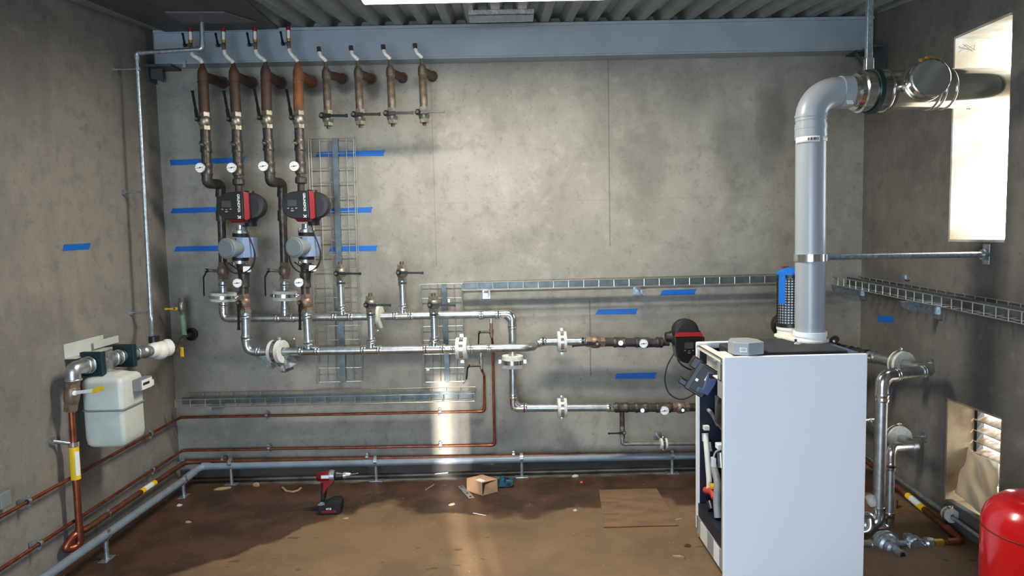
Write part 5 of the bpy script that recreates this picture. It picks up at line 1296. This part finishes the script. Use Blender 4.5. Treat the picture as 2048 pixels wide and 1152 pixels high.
tag(build('outlet_pipe', MB().tube(fillet([P(1722, 1030, Y=3.4), P(1740, 1030, Y=3.4), P(1742, 1062, Y=3.38), P(1712, 1064, Y=3.4)], .04, 5), .022, 14), 'press', loc=P(1738, 1045, Y=3.4)), 'short bright outlet bend low beside the right edge of the boiler', 'pipe')
tag(build('copper_stub', MB().tube([P(1790, 1000, Y=3.75), P(1789, 1028, Y=3.72)], .016, 12), 'copper_dull', loc=P(1790, 1015, Y=3.74)), 'short upright copper stub behind the two galvanised pipes', 'pipe')
# gas line along the foot of the right wall
XGR = XR - .13
gy = 3.28; gz = P(1868, 1085, Y=gy).z
t = thing('gas_pipe', 'copper gas pipe along the foot of the right wall, ending at a regulator', 'pipe', P(1925, 1082, Y=gy))
e = V((P(1926, 1080, Y=gy).x, gy, gz)); e.x = min(e.x, XR - .05)
f1 = V((e.x, P(1807, 984, X=e.x).y, P(1807, 984, X=e.x).z))
f2 = lerp(e, f1, 1.9); f2.y = min(f2.y, YB - .06)
build('pipe', MB().tube(fillet([V((P(1862, 1085, Y=gy).x, gy, gz)), e, f1, f2], .04, 6), .0165, 14), 'copper_dull', t)
build('elbow', MB().tube(fillet([lerp(e, V((P(1862, 1085, Y=gy).x, gy, gz)), .5), e, lerp(e, f1, .25)], .04, 6), .0205, 14), 'copper', t)
build('brass_end', MB().tube([V((P(1866, 1085, Y=gy).x, gy, gz)), V((P(1884, 1085, Y=gy).x, gy, gz))], .0195, 14), 'brass', t)
lb = build('yellow_label', MB().tube([lerp(e, f1, .62), lerp(e, f1, .92)], .0185, 14), 'yellow', t)
build('label_insert', MB().tube([lerp(e, f1, .69) + V((-.001, -.001, .002)), lerp(e, f1, .85) + V((-.001, -.001, .002))], .0182, 14), 'label', lb)
t = thing('gas_regulator', 'round silver gas regulator with bolted flange on the floor beside the boiler', 'regulator', P(1768, 1100, Y=gy - .02))
rc = V((P(1772, 1090, Y=gy).x, gy - .01, gz)); rd = V((.14, -1, -.02)).normalized()
build('diaphragm_case', MB().lathe(rc - rd * .01, rd, [(-.05, .03), (-.04, .05), (-.012, .058), (-.01, .066), (.008, .066), (.01, .058), (.022, .052), (.03, .040), (.055, .034), (.062, .022), (.10, .018), (.105, .022), (.12, .022)], 32), 'zinc', t)
build('black_bung', MB().lathe(rc + rd * .108, rd, [(0, .015), (.004, .014)], 16), 'rubber', t)
build('inlet_nipple', MB().cyl(V((P(1722, 1086, Y=gy).x, gy, gz + .005)), rc, .018, 14).ring(V((P(1741, 1086, Y=gy).x, gy, gz)), (1, 0, 0), .019, .006), 'galv', t)
fc = V((P(1827, 1087, Y=gy).x, gy, gz))
fb = build('valve_block', MB().cyl(rc, V((P(1815, 1087, Y=gy).x, gy, gz)), .017, 14).lathe(fc + V((0, .03, 0)), (.05, -1, -.1), [(0, .03), (.02, .042), (.05, .044), (.055, .036)], 26).box(fc + V((-.012, .02, .02)), (.04, .04, .03)), 'zinc', t)
mb = MB()
for k in range(8):
    a = 2 * math.pi * k / 8 + .2; q = fc + V((.002, -.028, -.005)) + V((math.cos(a), -.0, math.sin(a))) * .040; mb.cyl(q, q + V((0, -.012, 0)), .0055, 6)
build('bolts', mb, 'press', fb)
mb = MB().cyl(V((P(1842, 1086, Y=gy).x, gy, gz)), V((P(1850, 1086, Y=gy).x, gy, gz)), .02, 12).lathe(V((P(1848, 1086, Y=gy).x, gy, gz)), (1, 0, 0), [(0, .025), (.01, .03), (.035, .03), (.045, .025)], 6)
build('union_nut', mb, 'galv', t)
XQ = XR - .075
q0 = P(1791, 954, X=XQ); q1 = P(1900, 1032, X=XQ); q2 = lerp(q0, q1, 1.9); q0 = lerp(q1, q0, 1.7); q0.y = min(q0.y, YB - .03)
t = thing('drain_line', 'thin galvanised pipe low along the right wall above the copper gas pipe', 'pipe', q1)
build('pipe', MB().tube([q0, q1], .0125, 12), 'zinc', t)
build('pipe_tail', MB().tube([q1, q2], .0115, 12), 'zinc', t)
clamp('small pale pipe clamp on the low galvanised right wall pipe', P(1900, 1029, X=XQ), q1 - q0, .036, .045, .0125, (0, 0, 1), V((XR, q1.y, q1.z)))

# low concrete step under the louvre opening
stp_ = P(1888, 987, X=XR - .045)
struct('trim_1', MB().box2((XR - .045, YF, -.05), (XR, stp_.y, P(1930, 1023, X=XR - .045).z)), right_mat, bevel=.006)
# crumpled sheet stuck into the louvre opening
outl = [(1916, 899), (1924, 894), (1934, 893), (1945, 903), (1958, 911), (1975, 917), (1997, 926), (1997, 962), (1992, 975), (1996, 1002), (1984, 1016), (1966, 1030), (1948, 1016), (1930, 1000), (1909, 985), (1914, 960), (1918, 935), (1919, 915)]
def shp(x, y):
    fx = (x - 1910) / 88; fy_ = (y - 893) / 137
    return XR + .10 - .115 * max(0, fy_) ** 1.2 + .035 * math.sin(fx * 7 + fy_ * 4) * (1 - fy_ * .6) + .012 * math.sin(fx * 16 - fy_ * 9)
vs = []; fs = []; cols = 26; rows = []
def span(y):
    xs = []
    for (xa, ya), (xb, yb_) in zip(outl, outl[1:] + outl[:1]):
        if (ya > y) != (yb_ > y): xs.append((xb - xa) * (y - ya) / (yb_ - ya) + xa)
    return (min(xs), max(xs)) if xs else None
yy_ = 893.3
while yy_ < 1029.8: rows.append((yy_, span(yy_))); yy_ += 2.6
for y, (xa, xb) in rows:
    for k in range(cols + 1): x = xa + (xb - xa) * k / cols; vs.append(P(x, y, X=max(shp(x, y), XR - .06)))
fs = [(i * (cols + 1) + k, i * (cols + 1) + k + 1, (i + 1) * (cols + 1) + k + 1, (i + 1) * (cols + 1) + k) for i in range(len(rows) - 1) for k in range(cols)]
o = tag(build('paper_sheet', MB().add(vs, fs, True), 'paper', loc=P(1955, 1000, X=XR + .03)), 'crumpled whitish sheet of sacking stuffed into the low louvre opening', 'sheet')
md = o.modifiers.new('thick', 'SOLIDIFY'); md.thickness = .004
# pencil mark and red scrawl on the window jamb
jm = bpy.data.objects['window_1']
pw = P(1937, 216, Y=WY1 - t_.location.z * 0 - .0125) if False else V((XR + .075, WY1 - .0125, P(1937, 216, Y=WY1).z))
OFF[jm.name] = V((0, 0, 0))
text('pencil_mark', '46', 'ink', jm, pw, (1, 0, 0), (0, 0, 1), .03)
pj = V((XR + .08, WY1 - .0125, WZ1 - .06))
build('red_scrawl', MB().tube([pj + V((.0 + .05 * math.sin(k * 1.9) + k * .004 - .04, 0, .02 * math.cos(k * 2.6))) for k in range(9)], .0008, 5), 'rust_mid', jm)

# ---------------------------------------------------------------- red expansion vessel
yv = 2.50; rv = .20
xv_ = P(1979, 1100, Y=yv).x + rv * 1.02; ztop = P(2048, 994, Y=yv).z
t = thing('expansion_vessel', 'glossy red round expansion vessel at the right picture edge', 'vessel', (xv_, yv, 0))
build('tank', MB().lathe((xv_, yv, .05), (0, 0, 1), [(0, rv * .7), (.02, rv * .9), (.05, rv), (ztop - .18, rv), (ztop - .15, rv * .985), (ztop - .12, rv * .93), (ztop - .09, rv * .82), (ztop - .07, rv * .68), (ztop - .058, rv * .45), (ztop - .052, rv * .2), (ztop - .05, .004)], 48, True), 'red_vessel', t)
build('seam', MB().ring((xv_, yv, .05 + ztop - .185), (0, 0, 1), rv, .003, 48), 'red_dark', t)
for k in range(3):
    a = 2.1 * k + .4; build('leg', MB().box((xv_ + rv * .8 * math.cos(a), yv + rv * .8 * math.sin(a), .05), (.03, .03, .1)), 'red_dark', t)

# ---------------------------------------------------------------- things on the floor
# cordless drill
b0 = P(660, 1024, Z=0); k = b0.y / F; Yd = b0.y
def D(x, y, dy=0): return P(x, y, Y=Yd + dy)
t = thing('cordless_drill', 'red and black cordless drill standing upright on its battery', 'drill', b0)
def slab(pts, y0, y1): return MB().prism([D(x, y, 0) + V((0, y0, 0)) for x, y in pts], (0, y1 - y0, 0))
bt_ = build('battery', slab([(639, 1006), (641, 1024.5), (681, 1023), (684, 1020), (685, 1000), (680, 996), (664, 997), (654, 1003)], -.04, .04), 'black', t, bevel=.004)
build('red_strip', slab([(646, 1016.5), (676, 1015), (676, 1019), (647, 1020)], -.043, -.039), 'red', bt_)
text('lettering', 'M18', 'white', bt_, D(661, 1012.5) + V((0, -.0425, 0)), (1, 0, .03), (0, 0, 1), 6 * k)
build('red_shoulder', slab([(652, 1004), (664, 999.5), (676, 999), (677, 1005), (654, 1007)], -.038, .038), 'red', bt_, bevel=.002)
build('clip', slab([(639, 1005), (644, 1000), (650, 1000), (654, 1005), (647, 1007)], -.04, -.03), 'zinc', bt_)
build('grip', slab([(643, 962), (654, 965), (653, 980), (651, 998), (643, 1003), (643, 985), (644, 972)], -.022, .022), 'rubber', t, bevel=.009)
build('trigger_guard', slab([(640, 958), (671, 958), (667, 966), (657, 974), (650, 986), (646, 986), (648, 966)], -.026, .026), 'red', t, bevel=.008)
ax0, ax1 = D(634, 953.5), D(661, 952)
build('motor_housing', MB().lathe(ax0, ax1 - ax0, [(0, .018), (.006, .026), (.07, .031), ((ax1 - ax0).length, .030)], 24, True), 'red_dark', t)
build('name_plate', MB().bar(D(645, 950.5) + V((0, -.031, 0)), D(660, 950) + V((0, -.031, 0)), .018, .003, (0, -1, 0)), 'label', t)
c0_, c1_, c2_, c3_ = D(660, 951.5), D(670, 951), D(686, 951), D(703, 948.5)
ch = build('gear_collar', MB().cyl(c0_, c1_, .031, 22).cyl(D(663, 945) , D(663, 940.5), .012, 10), 'zinc', t)
build('chuck', MB().lathe(c1_, c2_ - c1_, [(0, .026), (.01, .029), (.03, .024), (.05, .020)], 20).m(1).lathe(c2_, c3_ - c2_, [(0, .020), (.02, .018), (.045, .010), (.05, .004)], 18), ['black', 'zinc'], t)
build('drill_bit', MB().cyl(c3_, c3_ + (c3_ - c2_).normalized() * .04, .0025, 8), 'zinc', t)
# cardboard box, blue tool, slotted strip
zf = lambda x, y: P(x, y, Z=0.001)
fc_, lc2, rc2 = zf(964, 991.5), zf(934.5, 982), zf(995, 983.5)
bk = lc2 + rc2 - fc_
h = 26.5 * fc_.y / F
t = thing('cardboard_box', 'small brown cardboard box with torn front corner and white label', 'box', fc_)
up = V((0, 0, h)); u_ = (rc2 - fc_); 
mb = MB().prism([fc_, lc2, lc2 + up, fc_ + up], (bk - lc2).normalized() * .003).prism([lc2, bk, bk + up, lc2 + up], (u_).normalized() * -.003 + V((0, .0, 0))).prism([bk, rc2, rc2 + up, bk + up], (fc_ - rc2).normalized() * .003)
mb.prism([fc_, lc2, bk, rc2], (0, 0, .003))
build('box_body', mb, 'cardboard', t)
build('front_flap', MB().prism([fc_ + u_ * .08, rc2, rc2 + up * .98, fc_ + u_ * .22 + up * .86 + V((.0, -.012, 0))], V((.001, .003, 0))), 'cardboard', t)
build('top_flap', MB().prism([fc_ + up, lc2 + up, bk + up, rc2 + up * .99], (0, 0, .003)), 'cardboard', t)
build('dark_inside', MB().prism([lerp(q, (fc_ + bk) / 2, .04) + V((0, 0, .004)) for q in (fc_ + u_ * .02, lc2, bk, rc2)], V((0, 0, h * .9))), mat('box_inside', (48, 34, 26), .9), t)
lx = [fc_ + (lc2 - fc_) * a + u_ * b_ + up + V((0, 0, .0036)) for a, b_ in ((.06, .04), (.52, .1), (.55, .42), (.1, .36))]
build('paper_label', MB().prism(lx, (0, 0, .0006)), 'label', t)
bp_ = P(1010, 976, Z=0.0)
t = thing('power_tool', 'dark teal-blue plastic tool part lying right of the cardboard box', 'tool', bp_)
yy = bp_.y - .0
mb = MB().prism([P(x, y, Y=yy) for x, y in ((996, 975), (1000, 960), (1008, 958), (1012, 974))], (0, .07, 0)).prism([P(x, y, Y=yy) for x, y in ((1008, 975), (1011, 960), (1026, 961), (1027, 969), (1022, 974))], (0, .06, 0))
build('tool_body', mb, 'teal_plastic', t, bevel=.004)
build('opening', MB().prism([P(x, y, Y=yy - .002) for x, y in ((1012, 972), (1014, 966), (1022, 966), (1021, 972))], (0, .004, 0)), 'black', t)
build('top_knob', MB().lathe(P(1011, 957, Y=yy + .03), (0, 0, 1), [(-.01, .02), (.0, .024), (.006, .01)], 14), 'black', t)
s0, s1 = P(921, 972, Z=.004), P(943, 996, Z=.004)
t = thing('slotted_strip', 'flat slotted metal strip lying left of the cardboard box', 'strip', s0)
build('strip_plate', MB().bar(s0, s1, .036, .003, (0, 0, 1)), 'zinc', t)
for a in (.1, .62, .9): build('slot', MB().bar(lerp(s0, s1, a - .035) + V((0, 0, .0018)), lerp(s0, s1, a + .035) + V((0, 0, .0018)), .012, .0006, (0, 0, 1)), 'ink', t)
# flat board with cut lines on the floor towards the boiler
bb = [P(1198, 981, Z=.003), P(1392, 980, Z=.003), P(1470, 1056, Z=.003), P(1208, 1055, Z=.003)]
bb[1].x = bl - .06; bb[1].y = bb[0].y; bb[2].x = bl - .06; bb[2].y = bb[3].y
t = thing('floor_board', 'thin brown board lying on the floor left of the boiler', 'board', bb[0])
build('board_sheet', MB().prism(bb, (0, 0, .004)), 'board', t)
mb = MB()
for (xa, ya, xb, yb_) in ((1202, 1004, 1236, 1005), (1208, 1028, 1238, 1028)): mb.bar(P(xa, ya, Z=.0073), P(xb, yb_, Z=.0073), .004, .0006, (0, 0, 1))
build('cut_lines', mb, 'ink', t)
# scraps
def scrap(name, label, cat, x, y, w, d_, h_, rot, m, seed, grp=None):
    rnd = random.Random(seed); c = P(x, y, Z=0); n = 7; pl = []
    for k in range(n):
        a = 2 * math.pi * k / n + rot; q = .7 + .5 * rnd.random()
        u = V((math.cos(a) * w * q, math.sin(a) * d_ * q, 0)); R = Matrix.Rotation(rot, 3, 'Z'); pl.append(c + R @ u + V((0, 0, .002 + h_ * rnd.random())))
    mb = MB(); tip = c + V((0, 0, h_ * 1.1 + .003)); mb.add(pl + [tip], [(k, (k + 1) % n, n) for k in range(n)])
    mb.add([V((q.x, q.y, .0005)) for q in pl], [tuple(range(n))[::-1]]); mb.add(pl + [V((q.x, q.y, .0005)) for q in pl], [(k, n + k, n + (k + 1) % n, (k + 1) % n) for k in range(n)])
    return tag(build(name, mb, m, loc=c), label, cat, grp)
def stick(name, label, cat, pts, r, m, grp=None):
    p_ = [P(x, y, Z=r) for x, y in pts]; return tag(build(name, MB().tube(p_, r, 6), m, loc=p_[0]), label, cat, grp)
scrap('crumpled_scrap', 'crumpled pale scrap on the floor left of the drill near the wall', 'scrap', 513, 972, .022, .016, .02, .3, 'scrap', 1, 'floor scraps')
scrap('crumpled_scrap', 'pale scrap of paper near the left wall corner leg of the drain pipe', 'scrap', 443, 979, .05, .014, .012, .2, 'scrap', 2, 'floor scraps')
stick('curved_offcut', 'curved pale offcut lying halfway between drain leg and drill', 'scrap', ((565, 975), (572, 982), (585, 984), (596, 981), (602, 976)), .007, 'scrap', 'floor scraps')
scrap('crumpled_scrap', 'small light chip beside the bottom of the left drain pipe', 'scrap', 358, 1012, .018, .012, .01, .7, 'scrap_white', 3, 'floor scraps')
scrap('crumpled_scrap', 'small orange chip at the far left end of the floor crack', 'scrap', 378, 1045, .018, .010, .008, .1, 'scrap', 4, 'floor scraps')
scrap('crumpled_scrap', 'light chip on the bare floor right of the drill', 'scrap', 692, 1038, .016, .010, .006, 0, 'scrap', 5, 'floor scraps')
stick('wood_splinter', 'thin straight splinter lying left of the sun streak', 'splinter', ((851, 980), (868, 969)), .0035, 'scrap', 'floor scraps')
stick('wood_splinter', 'thin white splinter at the foot of the back wall in the sun streak', 'splinter', ((869, 948), (896, 945)), .0035, 'scrap_white', 'floor scraps')
stick('wood_splinter', 'thin grey splinter in front of the cardboard box', 'splinter', ((946, 1026), (972, 1031)), .003, 'scrap_white', 'floor scraps')
scrap('crumpled_scrap', 'pale chips lying in the sun streak on the floor', 'scrap', 903, 1010, .02, .012, .008, .5, 'scrap', 6, 'floor scraps')
scrap('crumpled_scrap', 'white paper scrap near the back wall between two drain legs', 'scrap', 1150, 954, .03, .012, .014, .2, 'scrap_white', 7, 'floor scraps')
stick('wire_offcut', 'bent pale wire offcut on the floor board left of the boiler', 'wire', ((1344, 1044), (1347, 1041), (1354, 1039), (1363, 1037)), .0025, 'scrap_white', 'floor scraps')
scrap('dry_leaf', 'dry tan leaf on the floor left of the boiler foot', 'leaf', 1359, 1116, .035, .014, .012, -.5, 'scrap', 8)
scrap('crumpled_scrap', 'white crumb pair on the floor left of the brown board', 'scrap', 1150, 1022, .014, .010, .008, 0, 'scrap_white', 9, 'floor scraps')
scrap('crumpled_scrap', 'brown clod on the floor between leaf and boiler foot', 'scrap', 1375, 1093, .018, .012, .012, 0, 'rust_dark', 10, 'floor scraps')
scrap('crumpled_scrap', 'reddish scrap near the left end of the brown board', 'scrap', 1163, 966, .012, .010, .010, 0, 'red_plastic', 11, 'floor scraps')
